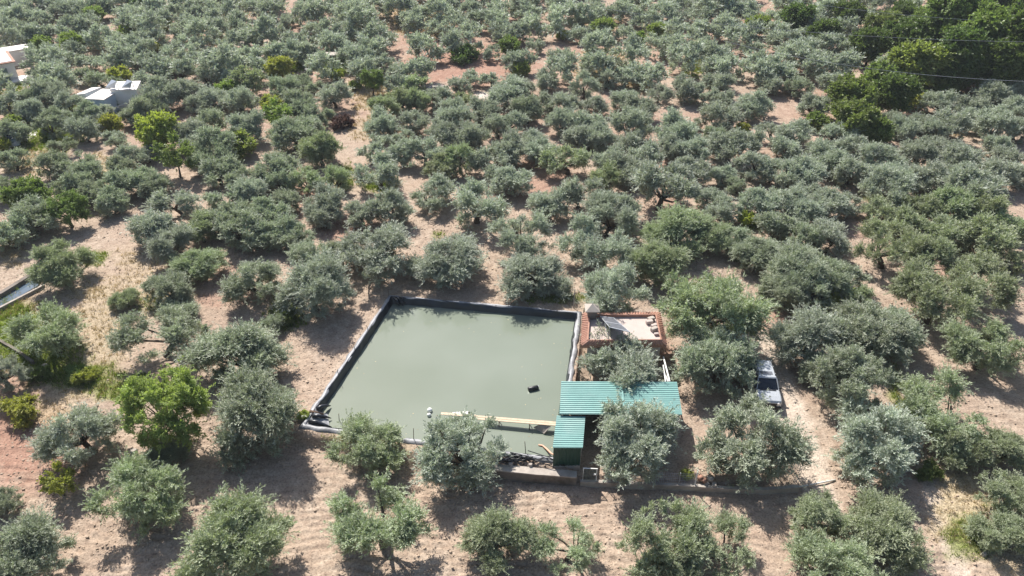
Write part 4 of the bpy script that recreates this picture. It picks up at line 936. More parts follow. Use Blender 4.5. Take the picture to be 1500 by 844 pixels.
# ------------------------------------------------------------------ retaining wall, pipes, gate, kerb, fence
def strip_solid(pts, wd, z0, z1, jag=0.0):
    b_ = MB(); pts = [Vector(p) for p in pts]; L_, R_ = [], []
    for i, p in enumerate(pts):
        t = (pts[min(i + 1, len(pts) - 1)] - pts[max(i - 1, 0)]); t.z = 0; t.normalize(); s = Vector((-t.y, t.x, 0)) * wd / 2
        L_.append(p + s); R_.append(p - s)
    zz0 = [z0(p) if callable(z0) else z0 for p in pts]; zz1 = [(z1(p) if callable(z1) else z1) + rr.uniform(-jag, jag) for p in pts]
    n_ = len(pts); vs_ = []
    for i in range(n_): vs_ += [(L_[i].x, L_[i].y, zz0[i]), (R_[i].x, R_[i].y, zz0[i]), (R_[i].x, R_[i].y, zz1[i]), (L_[i].x, L_[i].y, zz1[i])]
    fs_ = [(0, 1, 2, 3), (n_ * 4 - 1, n_ * 4 - 2, n_ * 4 - 3, n_ * 4 - 4)]
    for i in range(n_ - 1):
        for k in range(4): fs_.append((i * 4 + k, (i + 1) * 4 + k, (i + 1) * 4 + (k + 1) % 4, i * 4 + (k + 1) % 4))
    return b_.add(vs_, fs_)
def path_pts(lst, z, n=8):
    c = [at(x, y, z) for x, y in lst]; out = []
    for a_, b_ in zip(c[:-1], c[1:]):
        for k in range(n): out.append(a_.lerp(b_, k / n))
    return out + [c[-1]]
rw = thing('retaining_wall', 'weathered concrete retaining wall below the pond\'s near rim, beside the shed', 'wall', at(780, 700, 0))
wpts = path_pts([(722, 684), (780, 690), (845, 695)], .95)
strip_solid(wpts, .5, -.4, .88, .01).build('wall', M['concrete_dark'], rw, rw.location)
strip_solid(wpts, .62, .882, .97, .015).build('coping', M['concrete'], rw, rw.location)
# shore of packed earth between wall and rim comes from the ground sheet; a heap of pipes lies on it
hp = MB(); 
for i in range(26):
    t = rr.random(); c = at(lerp(728, 806, t), lerp(671, 680, rr.random()), 1.02)
    a_ = rr.uniform(-.5, .5); l_ = rr.uniform(.5, 1.5); zc_ = 1.0 + rr.random() * .22
    d_ = Vector((math.cos(a_), math.sin(a_), 0)) * l_
    hp.tube([Vector((c.x, c.y, zc_ - .06)) - d_, Vector((c.x + rr.uniform(-.1, .1), c.y + rr.uniform(-.2, .2), zc_ + .08)), Vector((c.x, c.y, zc_ - .04)) + d_], .035, 6)
simple('pipe_heap', 'tangled heap of black irrigation pipes on the near rim beside the shed', 'pipes', hp, M['black_pipe'], at(768, 676, 1.0), True)
for i, (x, y, s, lb) in enumerate(((748, 681, .24, 'stone on the retaining wall under the pipe heap, left one'), (777, 682, .22, 'stone on the retaining wall under the pipe heap, right one'), (745, 700, .18, 'pale stone lying at the foot of the retaining wall'))):
    p = at(x, y, .0 if i == 2 else 1.0); mb = MB()
    ring_ = [(1, .2), (.9, .8), (0.2, 1.05), (-.8, .7), (-1, -.1), (-.5, -.9), (.5, -.85)]
    mb.add([(p.x + a_ * s * rr.uniform(.8, 1.1), p.y + c_ * s * .8, p.z - .05) for a_, c_ in ring_] + [(p.x + a_ * s * .6, p.y + c_ * s * .5, p.z + s * rr.uniform(.55, .8)) for a_, c_ in ring_],
           [tuple(range(7))[::-1], tuple(range(7, 14))] + [(k, (k + 1) % 7, 7 + (k + 1) % 7, 7 + k) for k in range(7)])
    simple('stone', lb, 'stone', mb, M['stone'], p, group='loose stones near the pond')

YZ = .42                                                         # level of the yard to the right of the pond
kb = path_pts([(850, 705), (920, 708), (1018, 712), (1060, 715), (1120, 717), (1170, 713)], .42, 5)
simple('kerb_wall', 'long low concrete kerb wall along the front of the yard', 'kerb wall', strip_solid(kb, .26, -.4, lambda p: .50, .012), M['concrete'], kb[0])
# gate
G0, G1 = at(853.5, 704, .46), at(873, 705, .46)
gt = thing('gate', 'small white framed gate in the corner between the shed and the kerb wall', 'gate', G0)
mb = MB(); H_ = Vector((0, 0, 1.25))
mb.tube([G0 + Vector((0, 0, -.4)), G0 + H_, G1 + H_, G1 + Vector((0, 0, -.4))], .045, 8); mb.build('gate_frame', M['white'], gt, G0)
mb = MB()
for k in range(1, 12): c = G0.lerp(G1, k / 12); mb.tube([c + Vector((0, 0, .1)), c + H_], .008, 4)
for k in range(1, 12): mb.tube([G0 + H_ * (k / 12), G1 + H_ * (k / 12)], .008, 4)
mb.build('mesh_panel', M['wall_green'], gt, G0)
mb = MB(); mb.box(tuple(G1 + Vector((-.22, -.06, .62))), tuple(G1 + Vector((-.06, .06, .72)))); mb.build('latch', M['steel'], gt, G0)
# fence behind the kerb wall
fx = [(886, 706), (920, 707), (960, 708.5), (994, 710), (1018, 711)]
fn = thing('wire_fence', 'thin wire mesh fence on the kerb wall, with a taller white post at its end', 'fence', at(950, 708, .48))
fp = [at(x, y, .48) for x, y in fx]
for i, p in enumerate(fp):
    mb = MB(); h_ = 1.5 if i == 4 else 1.15; mb.tube([p + Vector((0, .02, -.2)), p + Vector((0, .02, h_))], .05 if i == 4 else .028, 8)
    pst = mb.build('post', M['white'] if i == 4 else M['steel'], fn, fn.location)
mb = MB()
for k in range(7): mb.tube([p + Vector((0, .02, .05 + .17 * k)) for p in fp], .007, 4)
for a_, c_ in zip(fp[:-1], fp[1:]):
    for k in range(12): q = a_.lerp(c_, k / 12); mb.tube([q + Vector((0, .02, .02)), q + Vector((0, .02, 1.1))], .006, 4)
mb.build('wire_mesh', M['wire'], fn, fn.location)
for i, (x, y, r, mt, lb, cat, nm) in enumerate(((1025, 703, .22, 'terracotta', 'terracotta pot behind the kerb wall right of the white post', 'pot', 'flower_pot'), (1031, 706, .18, 'terracotta', 'smaller terracotta pot in front of the other one at the kerb wall', 'pot', 'flower_pot'),
                                              (1040, 704, .25, 'concrete', 'pale concrete basin behind the kerb wall, beside the terracotta pots', 'basin', 'basin'))):
    p = at(x, y, YZ + .1); mb = MB()
    mb.tube([p, p + Vector((0, 0, r * .5)), p + Vector((0, 0, r * 1.4)), p + Vector((0, 0, r * 1.41)), p + Vector((0, 0, r * 1.1))], [r * .65, r * .8, r, r * .86, r * .8], 14)
    simple(nm, lb, cat, mb, M[mt], p, True, group='pots and basin at the kerb wall')
for i, (x, y, s, lb) in enumerate(((1036, 709, .15, 'grey stone on the kerb wall next to the pots'), (1046, 710.5, .22, 'white broken slab piece leaning at the end of the pots'))):
    p = at(x, y, .48); mb = MB(); mb.box((p.x - s, p.y - s * .7, p.z), (p.x + s, p.y + s * .7, p.z + s * .6), .4 + i)
    simple('stone', lb, 'stone', mb, M['concrete'], p, bevel=.04, group='loose stones near the pond')
pp = [on_ground(x, y, .1) for x, y in ((1128, 719), (1160, 715), (1185, 710.5), (1224, 703))]
mb = MB(); mb.tube(pp, .055, 10); simple('white_pipe', 'long pale pipe lying across the lower end of the dirt track', 'pipe', mb, M['white'], pp[0], True)
a_, c_ = on_ground(1184, 709, .16), on_ground(1200, 726, .06)
mb = MB(); mb.tube([a_, c_], .045, 8); simple('pole', 'thin wooden pole lying against the long pale pipe', 'pole', mb, M['wood'], a_)

# ------------------------------------------------------------------ the green shed
ZT = 3.1
A0, A1, A2, A3 = at(822, 561, ZT), at(991.5, 559.5, ZT), at(999.5, 607.5, ZT), at(819.5, 609, ZT)
B1, B2, B3 = at(857.5, 610, ZT - .12), at(853.7, 656, ZT - .12), at(809.5, 657, ZT - .12); B0 = at(815.5, 610, ZT - .12)
def ribbed(c0, c1, c2, c3, pitch=.205, h=.04, th=.03, along=True):
    """trapezoid-ribbed sheet over the quad c0..c3 (c0-c1 far edge, c3-c2 near edge); ribs run from the c0-c3 side to the c1-c2 side"""
    ln_ = (c3 - c0).length; n_ = int(ln_ / pitch); b_ = MB(); prof = []
    for i in range(n_):
        for t, z_ in ((0, 0), (.36, 0), (.46, 1), (.72, 1), (.82, 0)): prof.append(((i + t) / n_, z_ * h))
    prof.append((1, 0))
    top_ = []; k = len(prof)
    for t, z_ in prof:
        a__, b__ = c0.lerp(c3, t), c1.lerp(c2, t); top_ += [a__ + Vector((0, 0, z_)), b__ + Vector((0, 0, z_))]
    bot_ = [v_ - Vector((0, 0, th)) for v_ in top_]
    fs_ = []
    for i in range(k - 1):
        fs_.append((2 * i, 2 * i + 2, 2 * i + 3, 2 * i + 1)); fs_.append((2 * k + 2 * i, 2 * k + 2 * i + 1, 2 * k + 2 * i + 3, 2 * k + 2 * i + 2))
        fs_.append((2 * i, 2 * k + 2 * i, 2 * k + 2 * i + 2, 2 * i + 2)); fs_.append((2 * i + 1, 2 * i + 3, 2 * k + 2 * i + 3, 2 * k + 2 * i + 1))
    fs_ += [(0, 1, 2 * k + 1, 2 * k), (2 * k - 2, 4 * k - 2, 4 * k - 1, 2 * k - 1)]
    return b_.add(top_ + bot_, fs_)
SO = at(905, 590, YZ)
sh = thing('green_shed', 'L-shaped shed with a ribbed turquoise green metal roof beside the pond', 'shed', SO)
up_ = Vector((0, 0, .16))
ribbed(A0 + up_, A1, A2, A3 + up_).build('roof', M['roof_green'], sh, SO)
ribbed(B0 + up_ * .5, B1, B2, B3 + up_ * .5).build('roof', M['roof_green'], sh, SO)
seam = MB(); s_a, s_b = A0.lerp(A1, .52) + Vector((0, 0, .135)), A3.lerp(A2, .52) + Vector((0, 0, .135)); seam.hexa([s_a + Vector((-.09, 0, 0)), s_b + Vector((-.09, 0, 0)), s_b + Vector((.09, 0, 0)), s_a + Vector((.09, 0, 0))], [s_a + Vector((-.09, 0, .012)), s_b + Vector((-.09, 0, .012)), s_b + Vector((.09, 0, .012)), s_a + Vector((.09, 0, .012))])
seam.build('sheet_seam', M['roof_green'], sh, SO)
def ribwall(a_, b_, z0, z1, pitch=.22, h=.035):
    d = b_ - a_; d.z = 0; n_ = max(2, int(d.length / pitch)); s = Vector((d.y, -d.x, 0)).normalized(); m_ = MB(); vs_ = []
    prof = []
    for i in range(n_):
        for t, o__ in ((0, 0), (.4, 0), (.5, 1), (.8, 1), (.9, 0)): prof.append(((i + t) / n_, o__ * h))
    prof.append((1, 0)); k = len(prof)
    for t, o__ in prof:
        q_ = a_.lerp(b_, t) + s * o__; i_ = a_.lerp(b_, t) - s * .04
        vs_ += [(q_.x, q_.y, z0), (q_.x, q_.y, z1), (i_.x, i_.y, z0), (i_.x, i_.y, z1)]
    fs_ = []
    for i in range(k - 1):
        j = 4 * i; fs_ += [(j, j + 4, j + 5, j + 1), (j + 2, j + 3, j + 7, j + 6), (j + 1, j + 5, j + 7, j + 3), (j, j + 2, j + 6, j + 4)]
    fs_ += [(0, 1, 3, 2), (4 * k - 4, 4 * k - 2, 4 * k - 1, 4 * k - 3)]
    return m_.add(vs_, fs_)
ins = lambda p, dx, dy: Vector((p.x + dx, p.y + dy, 0))
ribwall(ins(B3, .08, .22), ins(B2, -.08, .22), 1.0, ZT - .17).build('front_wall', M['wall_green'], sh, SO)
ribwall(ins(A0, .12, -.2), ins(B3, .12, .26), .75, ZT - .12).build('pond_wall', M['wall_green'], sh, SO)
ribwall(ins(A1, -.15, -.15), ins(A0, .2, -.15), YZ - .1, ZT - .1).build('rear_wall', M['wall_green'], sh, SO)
mb = MB(); c = ins(B3, .06, .18); d = ins(B2, -.06, .18); mb.hexa([(c.x, c.y, .55), (d.x, d.y, .55), (d.x, d.y + .6, .55), (c.x, c.y + .6, .55)], [(c.x, c.y, 1.02), (d.x, d.y, 1.02), (d.x, d.y + .6, 1.02), (c.x, c.y + .6, 1.02)])
mb.build('plinth', M['concrete'], sh, SO)
for p in (ins(A2, -.15, .15), ins(A1, -.15, -.1), ins(A2, -2.9, .15), ins(A2, -5.6, .15), ins(B2, -.1, .3)):
    mb = MB(); z_ = gz1(p.x, p.y) - .2; mb.tube([(p.x, p.y, z_), (p.x, p.y, ZT - .16)], .055, 8); mb.build('post', M['steel'], sh, SO)
p = ins(A2, -.15, .15); mb = MB(); mb.tube([(p.x, p.y, 1.9), (p.x - .9, p.y, ZT - .18)], .04, 6); mb.build('brace', M['steel'], sh, SO)

# ------------------------------------------------------------------ the flat roofed hut
HZ = 3.25
h0, h1, h2, h3 = at(863.5, 463.5, HZ), at(960.5, 463, HZ), at(968.5, 500, HZ), at(861, 500.5, HZ)      # roof deck: far left, far right, near right, near left
e0, e1, e2, e3 = at(853.5, 460, HZ - .05), at(966, 458.5, HZ - .05), at(976.5, 506, HZ - .30), at(851, 507, HZ - .30)
HO = Vector((sum(p.x for p in (h0, h1, h2, h3)) / 4, sum(p.y for p in (h0, h1, h2, h3)) / 4, YZ))
hut = thing('flat_roofed_hut', 'small hut with a pale flat roof edged in red terracotta tiles', 'hut', HO)
zb = .2; ww_ = [Vector((p.x, p.y, 0)) for p in (h0, h1, h2, h3)]
mb = MB(); mb.hexa([(p.x, p.y, zb) for p in (ww_[3], ww_[2], ww_[1], ww_[0])], [(p.x, p.y, HZ - .42) for p in (ww_[3], ww_[2], ww_[1], ww_[0])]); mb.build('walls', M['render'], hut, HO)
mb = MB(); mb.hexa([(p.x, p.y, HZ - .41) for p in (ww_[3], ww_[2], ww_[1], ww_[0])], [(p.x, p.y, HZ - .10) for p in (ww_[3], ww_[2], ww_[1], ww_[0])]); mb.build('roof_deck', M['deck'], hut, HO)
# tiled border: half-round tiles laid across a sloping kerb
def tiled_edge(a_, b_, a2, b2):
    """tiles from the inner edge a_-b_ to the outer edge a2-b2"""
    m_ = MB(); n_ = max(4, int((b_ - a_).length / .21))
    for i in range(n_):
        t = (i + .5) / n_; p_ = a_.lerp(b_, t) + Vector((0, 0, .10)); q_ = a2.lerp(b2, t) + Vector((0, 0, .05))
        m_.tube([p_, q_], [.105, .11], 8)
    m_.hexa([a_ - Vector((0, 0, .2)), b_ - Vector((0, 0, .2)), b2 - Vector((0, 0, .22)), a2 - Vector((0, 0, .22))], [a_ + Vector((0, 0, .09)), b_ + Vector((0, 0, .09)), b2 + Vector((0, 0, .03)), a2 + Vector((0, 0, .03))])
    m_.tube([a_ + Vector((0, 0, .15)), b_ + Vector((0, 0, .13))], .06, 8)
    return m_
for a_, b_, a2, b2 in ((h0, h1, e0, e1), (h1, h2, e1, e2), (h2, h3, e2, e3), (h3, h0, e3, e0)):
    tiled_edge(a_, b_, a2, b2).build('tile_border', M['terracotta'], hut, HO)
cw = at(866.5, 463, HZ); ch = thing('chimney', 'grey capped chimney standing at the hut roof\'s far left corner', 'chimney', cw + Vector((0, 0, -.1)))
mb = MB(); mb.box((cw.x - .38, cw.y - .38, HZ - .1), (cw.x + .38, cw.y + .38, HZ + .75)); mb.build('stack', M['concrete_dark'], ch, ch.location)
mb = MB(); mb.add([(cw.x - .6, cw.y - .6, HZ + .85), (cw.x + .6, cw.y - .6, HZ + .85), (cw.x + .6, cw.y + .6, HZ + .85), (cw.x - .6, cw.y + .6, HZ + .85), (cw.x - .6, cw.y - .6, HZ + .78), (cw.x + .6, cw.y - .6, HZ + .78), (cw.x + .6, cw.y + .6, HZ + .78), (cw.x - .6, cw.y + .6, HZ + .78), (cw.x, cw.y, HZ + 1.3)],
                  [(0, 1, 8), (1, 2, 8), (2, 3, 8), (3, 0, 8), (0, 4, 5, 1), (1, 5, 6, 2), (2, 6, 7, 3), (3, 7, 4, 0), (7, 6, 5, 4)]); mb.build('cap', M['concrete'], ch, ch.location)
mb = MB()
for sx in (-.3, .3):
    for sy in (-.3, .3): mb.box((cw.x + sx - .05, cw.y + sy - .05, HZ + .751), (cw.x + sx + .05, cw.y + sy + .05, HZ + .779))
mb.build('cap_post', M['concrete_dark'], ch, ch.location)
s0, s1 = at(879, 463.5, HZ + .12), at(899, 466, HZ + .12); s2, s3 = at(922.5, 486.5, HZ + 1.15), at(893, 479.5, HZ + 1.15)
sp_ = thing('solar_panel', 'dark solar panel tilted on a stand on the hut\'s flat roof', 'solar panel', s0 - Vector((0, 0, .2)))
mb = MB(); dn = Vector((0, 0, -.05)); mb.hexa([s3 + dn, s2 + dn, s1 + dn, s0 + dn], [s3, s2, s1, s0]); mb.build('panel', M['panel_back'], sp_, sp_.location)
mb = MB()
for a_, b_ in ((s0, s1), (s1, s2), (s2, s3), (s3, s0), (s0.lerp(s3, .5), s1.lerp(s2, .5))): mb.tube([a_ + Vector((0, 0, .012)), b_ + Vector((0, 0, .012))], .03, 6)
mb.build('panel_frame', M['steel'], sp_, sp_.location)
for p in (s2, s3):
    mb = MB(); mb.tube([p + dn, Vector((p.x, p.y, HZ - .1))], .03, 6); mb.tube([p.lerp(s1 if p is s2 else s0, .5) + dn, Vector((p.x, p.y, HZ - .06))], .02, 6); mb.build('leg', M['steel'], sp_, sp_.location)
for i, (x, y, s, mt, lb) in enumerate(((953.5, 469.5, .30, 'concrete', 'pale block on the hut roof, upper one by the right tile border'), (951, 474, .30, 'deck', 'pale sack on the hut roof beside the upper block'),
                               (957.5, 479, .24, 'deck', 'pale block on the hut roof, middle of the debris by the right border'), (958, 484.5, .30, 'concrete', 'grey block on the hut roof, lower part of the debris'), (961.5, 491, .20, 'deck', 'small pale block at the near right corner of the hut roof'))):
    p = at(x, y, HZ - .1); mb = MB(); hh = s * 1.1
    mb.box((p.x - s, p.y - s * .6, p.z), (p.x + s, p.y + s * .6, p.z + hh), rr.uniform(-.6, .6))
    simple('roof_block', lb, 'block', mb, M[mt], p, bevel=.06, group='blocks lying on the hut roof')
for (x0, y0, x1, y1, r, lb) in ((972.5, 519, 981, 560, .065, 'longer white pipe leaning between hut and green roof, right one'), (972.3, 531, 975, 560, .055, 'shorter white pipe leaning between hut and green roof, left one'), (975, 543, 978.5, 560, .04, 'thin white pipe between the two leaning white pipes')):
    a_, b_ = at(x0, y0, 2.4), at(x1, y1, 2.75); mb = MB(); a_ = Vector((a_.x, a_.y, 2.1))
    mb.tube([a_, b_ + Vector((0, 0, .05))], r, 8); simple('leaning_pipe', lb, 'pipe', mb, M['white'], a_, group='white pipes leaning at the green shed')
# plank fence on the pond's right rim
fa, fb = at(850, 462, RIM + .0), at(839, 556, RIM + .0); fd = thing('plank_fence', 'low brown plank edging along the pond\'s right rim', 'fence', fa)
fa, fb = fa + Vector((.25, 0, 0)), fb + Vector((.25, 0, 0))
mb = MB(); s = Vector((.03, 0, 0)); mb.hexa([fa - s + Vector((0, 0, -.3)), fb - s + Vector((0, 0, -.3)), fb + s + Vector((0, 0, -.3)), fa + s + Vector((0, 0, -.3))], [fa - s + Vector((0, 0, .22)), fb - s + Vector((0, 0, .22)), fb + s + Vector((0, 0, .22)), fa + s + Vector((0, 0, .22))]); mb.build('board', M['wood_dark'], fd, fd.location)
for k in range(6):
    c = fa.lerp(fb, k / 5) + Vector((.06, 0, 0)); mb = MB(); mb.box((c.x - .05, c.y - .05, c.z - .6), (c.x + .05, c.y + .05, c.z + (.75 if k in (0, 5) else .35))); mb.build('post', M['wood_dark'], fd, fd.location)
p = at(840, 448, RIM); mb = MB(); mb.tube([p + Vector((0, 0, -.4)), p + Vector((.05, 0, 1.9))], [.05, .04], 7); simple('wooden_post', 'thin tall post at the pond\'s far right corner', 'post', mb, M['wood_grey'], p)

# ------------------------------------------------------------------ the silver car
CW_, CL_ = 1.86, 4.35
c_r = at(1118.5, 540, 1.9); c_f = at(1121.5, 569, 1.15)
hd = Vector((c_f.x - c_r.x, c_f.y - c_r.y, 0)).normalized()
ctr = Vector((c_r.x, c_r.y, 0)) + hd * 1.15; ctr.z = gz1(ctr.x, ctr.y) - .03
car = thing('parked_car', 'silver off-road car with dark windscreen parked on the dirt track', 'car', ctr, math.atan2(hd.x, -hd.y))
# local frame: -y is the front of the car, x across
def loft(secs, n_=None):
    """secs: list of closed outlines (same count) -> skin"""
    b_ = MB(); k = len(secs[0]); vs_ = [v_ for s_ in secs for v_ in s_]; fs_ = []
    for i in range(len(secs) - 1):
        for j in range(k): fs_.append((i * k + j, i * k + (j + 1) % k, (i + 1) * k + (j + 1) % k, (i + 1) * k + j))
    fs_ += [tuple(range(k))[::-1], tuple((len(secs) - 1) * k + j for j in range(k))]
    return b_.add(vs_, fs_)
def rrect(y, hw, z0, z1, r=.12, crown=.0):
    return [(-hw, y, z0), (-hw, y, z1 - r), (-hw + r * .3, y, z1 - r * .3), (-hw + r, y, z1), (0, y, z1 + crown), (hw - r, y, z1), (hw - r * .3, y, z1 - r * .3), (hw, y, z1 - r), (hw, y, z0), (0, y, z0)]
hw = CW_ / 2
body = loft([rrect(-2.16, hw - .16, .50, .86, .1, .01), rrect(-2.05, hw - .05, .42, 1.0, .12, .02), rrect(-1.6, hw, .40, 1.06, .12, .03), rrect(-.95, hw, .40, 1.10, .12, .03), rrect(-.7, hw, .40, 1.10, .1, .0), rrect(1.9, hw, .40, 1.10, .1, .0), rrect(2.12, hw - .04, .45, 1.06, .12, 0), rrect(2.18, hw - .12, .50, .95, .1, 0)])
body.build('body', M['car_paint'], car, smooth=False, bevel=.03)
cab = [(-.84, -.92, 1.09), (.84, -.92, 1.09), (.84, 2.06, 1.09), (-.84, 2.06, 1.09)]
cabt = [(-.70, -.22, 1.70), (.70, -.22, 1.70), (.71, 1.92, 1.72), (-.71, 1.92, 1.72)]
mb = MB(); mb.hexa([cab[0], cab[1], cab[2], cab[3]], [cabt[0], cabt[1], cabt[2], cabt[3]]); mb.build('windows', M['glass'], car)
mb = MB(); mb.add([(-.72, -.26, 1.70), (.72, -.26, 1.70), (.73, 1.95, 1.72), (-.73, 1.95, 1.72), (-.66, -.16, 1.79), (.66, -.16, 1.79), (.67, 1.85, 1.81), (-.67, 1.85, 1.81)], [(3, 2, 1, 0), (4, 5, 6, 7), (0, 1, 5, 4), (1, 2, 6, 5), (2, 3, 7, 6), (3, 0, 4, 7)])
rf = mb.build('roof', M['car_paint'], car, bevel=.03)
for y0, y1 in ((.12, .46), (1.12, 1.46)):
    mb = MB(); mb.box((-.46, y0, 1.806), (.46, y1, 1.824)); mb.build('sunroof', M['panel_pale'] if y0 > 1 else M['panel_back'], rf)
for s in (-1, 1):
    mb = MB(); mb.tube([(s * .62, -.0, 1.80), (s * .62, .1, 1.87), (s * .62, 1.7, 1.88), (s * .62, 1.8, 1.81)], .022, 6); mb.build('roof_rail', M['car_black'], rf)
    # pillars
    for (a_, b_) in (((s * .845, -.92, 1.09), (s * .71, -.23, 1.71)), ((s * .85, .35, 1.09), (s * .72, .38, 1.71)), ((s * .85, 1.25, 1.09), (s * .725, 1.25, 1.71)), ((s * .845, 2.05, 1.09), (s * .72, 1.93, 1.71))):
        mb = MB(); mb.tube([a_, b_], .042, 6); mb.build('pillar', M['car_paint'], car)
    mb = MB(); mb.box((s * .90 - .02, -.78, 1.10), (s * 1.08 + .02, -.64, 1.25)) if s > 0 else mb.box((-1.10, -.78, 1.10), (-.88, -.64, 1.25)); mb.build('mirror', M['car_black'], car, bevel=.03)
    mb = MB(); mb.tube([(s * .62, -2.10, .78), (s * .62, -2.185, .78)], .115, 14); mb.build('headlight', M['lamp'], car)
    mb = MB(); mb.box((s * .80 - .07, 2.10, .72), (s * .80 + .07, 2.19, .98)); mb.build('tail_light', M['terracotta'], car)
    for y in (-1.38, 1.32):
        mb = MB(); mb.tube([(s * .70, y, .37), (s * .72, y, .37), (s * .90, y, .37), (s * .93, y, .37)], [.33, .37, .37, .33], 20); wl = mb.build('wheel', M['rubber'], car)
        mb = MB(); mb.tube([(s * .90, y, .37), (s * .945, y, .37)], [.22, .18], 14); mb.build('rim', M['steel'], wl)
        mb = MB(); mb.tube([(s * .9, y + .47 * math.cos(t), .40 + .47 * math.sin(t)) for t in [math.pi * k / 8 for k in range(9)]], .05, 6); mb.build('wheel_arch', M['car_black'], car)
mb = MB(); mb.box((-.5, -2.19, .56), (.5, -2.13, .80)); mb.build('grille', M['car_black'], car)
mb = MB(); mb.box((-.86, -2.26, .40), (.86, -2.12, .54)); mb.build('bumper', M['car_black'], car, bevel=.03)
mb = MB(); mb.tube([(0, 2.16, .88), (0, 2.34, .88)], .34, 20); mb.build('spare_wheel', M['rubber'], car)
mb = MB(); mb.box((-.62, -1.02, 1.135), (.62, -.93, 1.155)); mb.build('wiper_cowl', M['car_black'], car)

# ------------------------------------------------------------------ left edge: channel, kerb, garden, houses
zc_ = max(gz1(*on_ground(x, y).xy) for x, y in ((5, 445), (40, 415), (10, 425)))
def gpoly(lst, z): return [at(x, y, z) for x, y in lst]
cn = thing('water_channel', 'concrete walled channel full of bluish water at the left edge', 'channel', at(20, 430, zc_))
mb = MB(); w4 = gpoly([(-120, 489), (66, 402), (56, 418), (-120, 520)], zc_ + .10)
tag(MB().add([w4[0], w4[3], w4[2], w4[1]], [(0, 1, 2, 3)]).build('channel_water', M['water_blue'], None, w4[0]), kind='structure')
strip_solid(path_pts([(-120, 483), (0, 429), (44, 402)], zc_ + .5, 4), .45, 0, zc_ + .5).build('wall', M['concrete_dark'], cn, cn.location)
strip_solid(path_pts([(-120, 520), (0, 449), (64, 416)], zc_ + .35, 4), .24, 0, zc_ + .3).build('wall', M['concrete'], cn, cn.location)
kp = path_pts([(-90, 452), (0, 499), (25, 513), (48, 530)], .75, 5)
simple('concrete_kerb', 'low concrete kerb curving through the green weeds at the left edge', 'kerb', strip_solid(kp, .22, .0, .80, .02), M['concrete_dark'], kp[-1])
for (x, y, s, lb) in ((66, 537, .35, 'pale rock beside the low bush in the ditch'), (196, 662, .35, 'grey boulder at the foot of the bluish olive on the left'), (78, 803, .3, 'pale stone in the stony strip at lower left'), (1441, 813, .25, 'pale stone at the edge of the yellow grass'), (638, 131, .9, 'white rock pile below the red ploughed strip'), (512, 101, .8, 'whitish boulder near the grey canopy')):
    p = on_ground(x, y); mb = MB()
    ring_ = [(1, .2), (.9, .8), (0.2, 1.05), (-.8, .7), (-1, -.1), (-.5, -.9), (.5, -.85)]
    mb.add([(p.x + a_ * s * rr.uniform(.8, 1.1), p.y + c_ * s * .8, p.z - .1) for a_, c_ in ring_] + [(p.x + a_ * s * .6, p.y + c_ * s * .5, p.z + s * rr.uniform(.5, .75)) for a_, c_ in ring_],
           [tuple(range(7))[::-1], tuple(range(7, 14))] + [(k, (k + 1) % 7, 7 + (k + 1) % 7, 7 + k) for k in range(7)])
    simple('stone', lb, 'stone', mb, M['concrete'], p, group='boulders in the grove')

def prism(q, z0, z1, m_=None):
    m_ = m_ or MB(); return m_.hexa([(p.x, p.y, z0) for p in q], [(p.x, p.y, z1) for p in q])
# white house
g0 = on_ground(20, 120); zg = g0.z
wh = thing('white_house', 'white house with a reddish roof edge at the left edge of the photo', 'house', g0)
wt = 3.0
fr0, fr1 = on_ground(-30, 128), on_ground(29, 117.5)
d_ = (fr1 - fr0); d_.z = 0; d_.normalize(); s_ = Vector((-d_.y, d_.x, 0))
fr0 = fr1 - d_ * 9
Q = [fr0, fr1, fr1 + s_ * 7, fr0 + s_ * 7]
prism(Q, zg - .3, zg + wt).build('wall', M['white'], wh, g0)
Qe = [fr0 - s_ * .35, fr1 - s_ * .35 + d_ * .35, fr1 + s_ * 7.3 + d_ * .35, fr0 + s_ * 7.3]
rfm = prism(Qe, zg + wt + .002, zg + wt + .14).build('roof', M['terracotta'], wh, g0)
Qi = [fr0 + s_ * .1, fr1 + s_ * .1 - d_ * .1, fr1 + s_ * 6.9 - d_ * .1, fr0 + s_ * 6.9]
prism(Qi, zg + wt + .142, zg + wt + .22).build('roof_deck', M['white_roof'], rfm, g0)
a_ = fr1 - d_ * 3.0; b_ = fr1 - d_ * 1.2
wn = prism([a_ - s_ * .05, b_ - s_ * .05, b_ + s_ * .02, a_ + s_ * .02], zg + .15, zg + 2.25).build('door', M['shutter'], wh, g0)
fm = MB(); 
for p in (a_ - d_ * .1, b_ + d_ * .02): prism([p - s_ * .07, p + d_ * .08 - s_ * .07, p + d_ * .08 + s_ * .01, p + s_ * .01], zg + .1, zg + 2.33, fm)
fm.build('door_frame', M['white'], wh, g0)
a_ = fr1 - d_ * 5.6; b_ = fr1 - d_ * 4.4
prism([a_ - s_ * .05, b_ - s_ * .05, b_ + s_ * .02, a_ + s_ * .02], zg + .9, zg + 2.1).build('window', M['shutter'], wh, g0)
pv = on_ground(48, 116); mb = MB(); prism([pv + d_ * -3.5 - s_ * 1.5, pv + d_ * 2.2 - s_ * 1.5, pv + d_ * 2.2 + s_ * 1.6, pv + d_ * -2.2 + s_ * 1.6], zg - .3, zg + .45, mb)
simple('terrace', 'pale paved terrace to the right of the white house', 'terrace', mb, M['white_roof'], pv)
an = on_ground(26, 93); mb = MB(); prism([an - d_ * 2.2 - s_ * 1.4, an + d_ * 2.2 - s_ * 1.4, an + d_ * 2.2 + s_ * 1.4, an - d_ * 2.2 + s_ * 1.4], an.z - .2, an.z + 2.5, mb)
ax = thing('outhouse', 'small white outhouse with a flat pale roof behind the white house', 'outhouse', an); mb.build('wall', M['white'], ax, an)
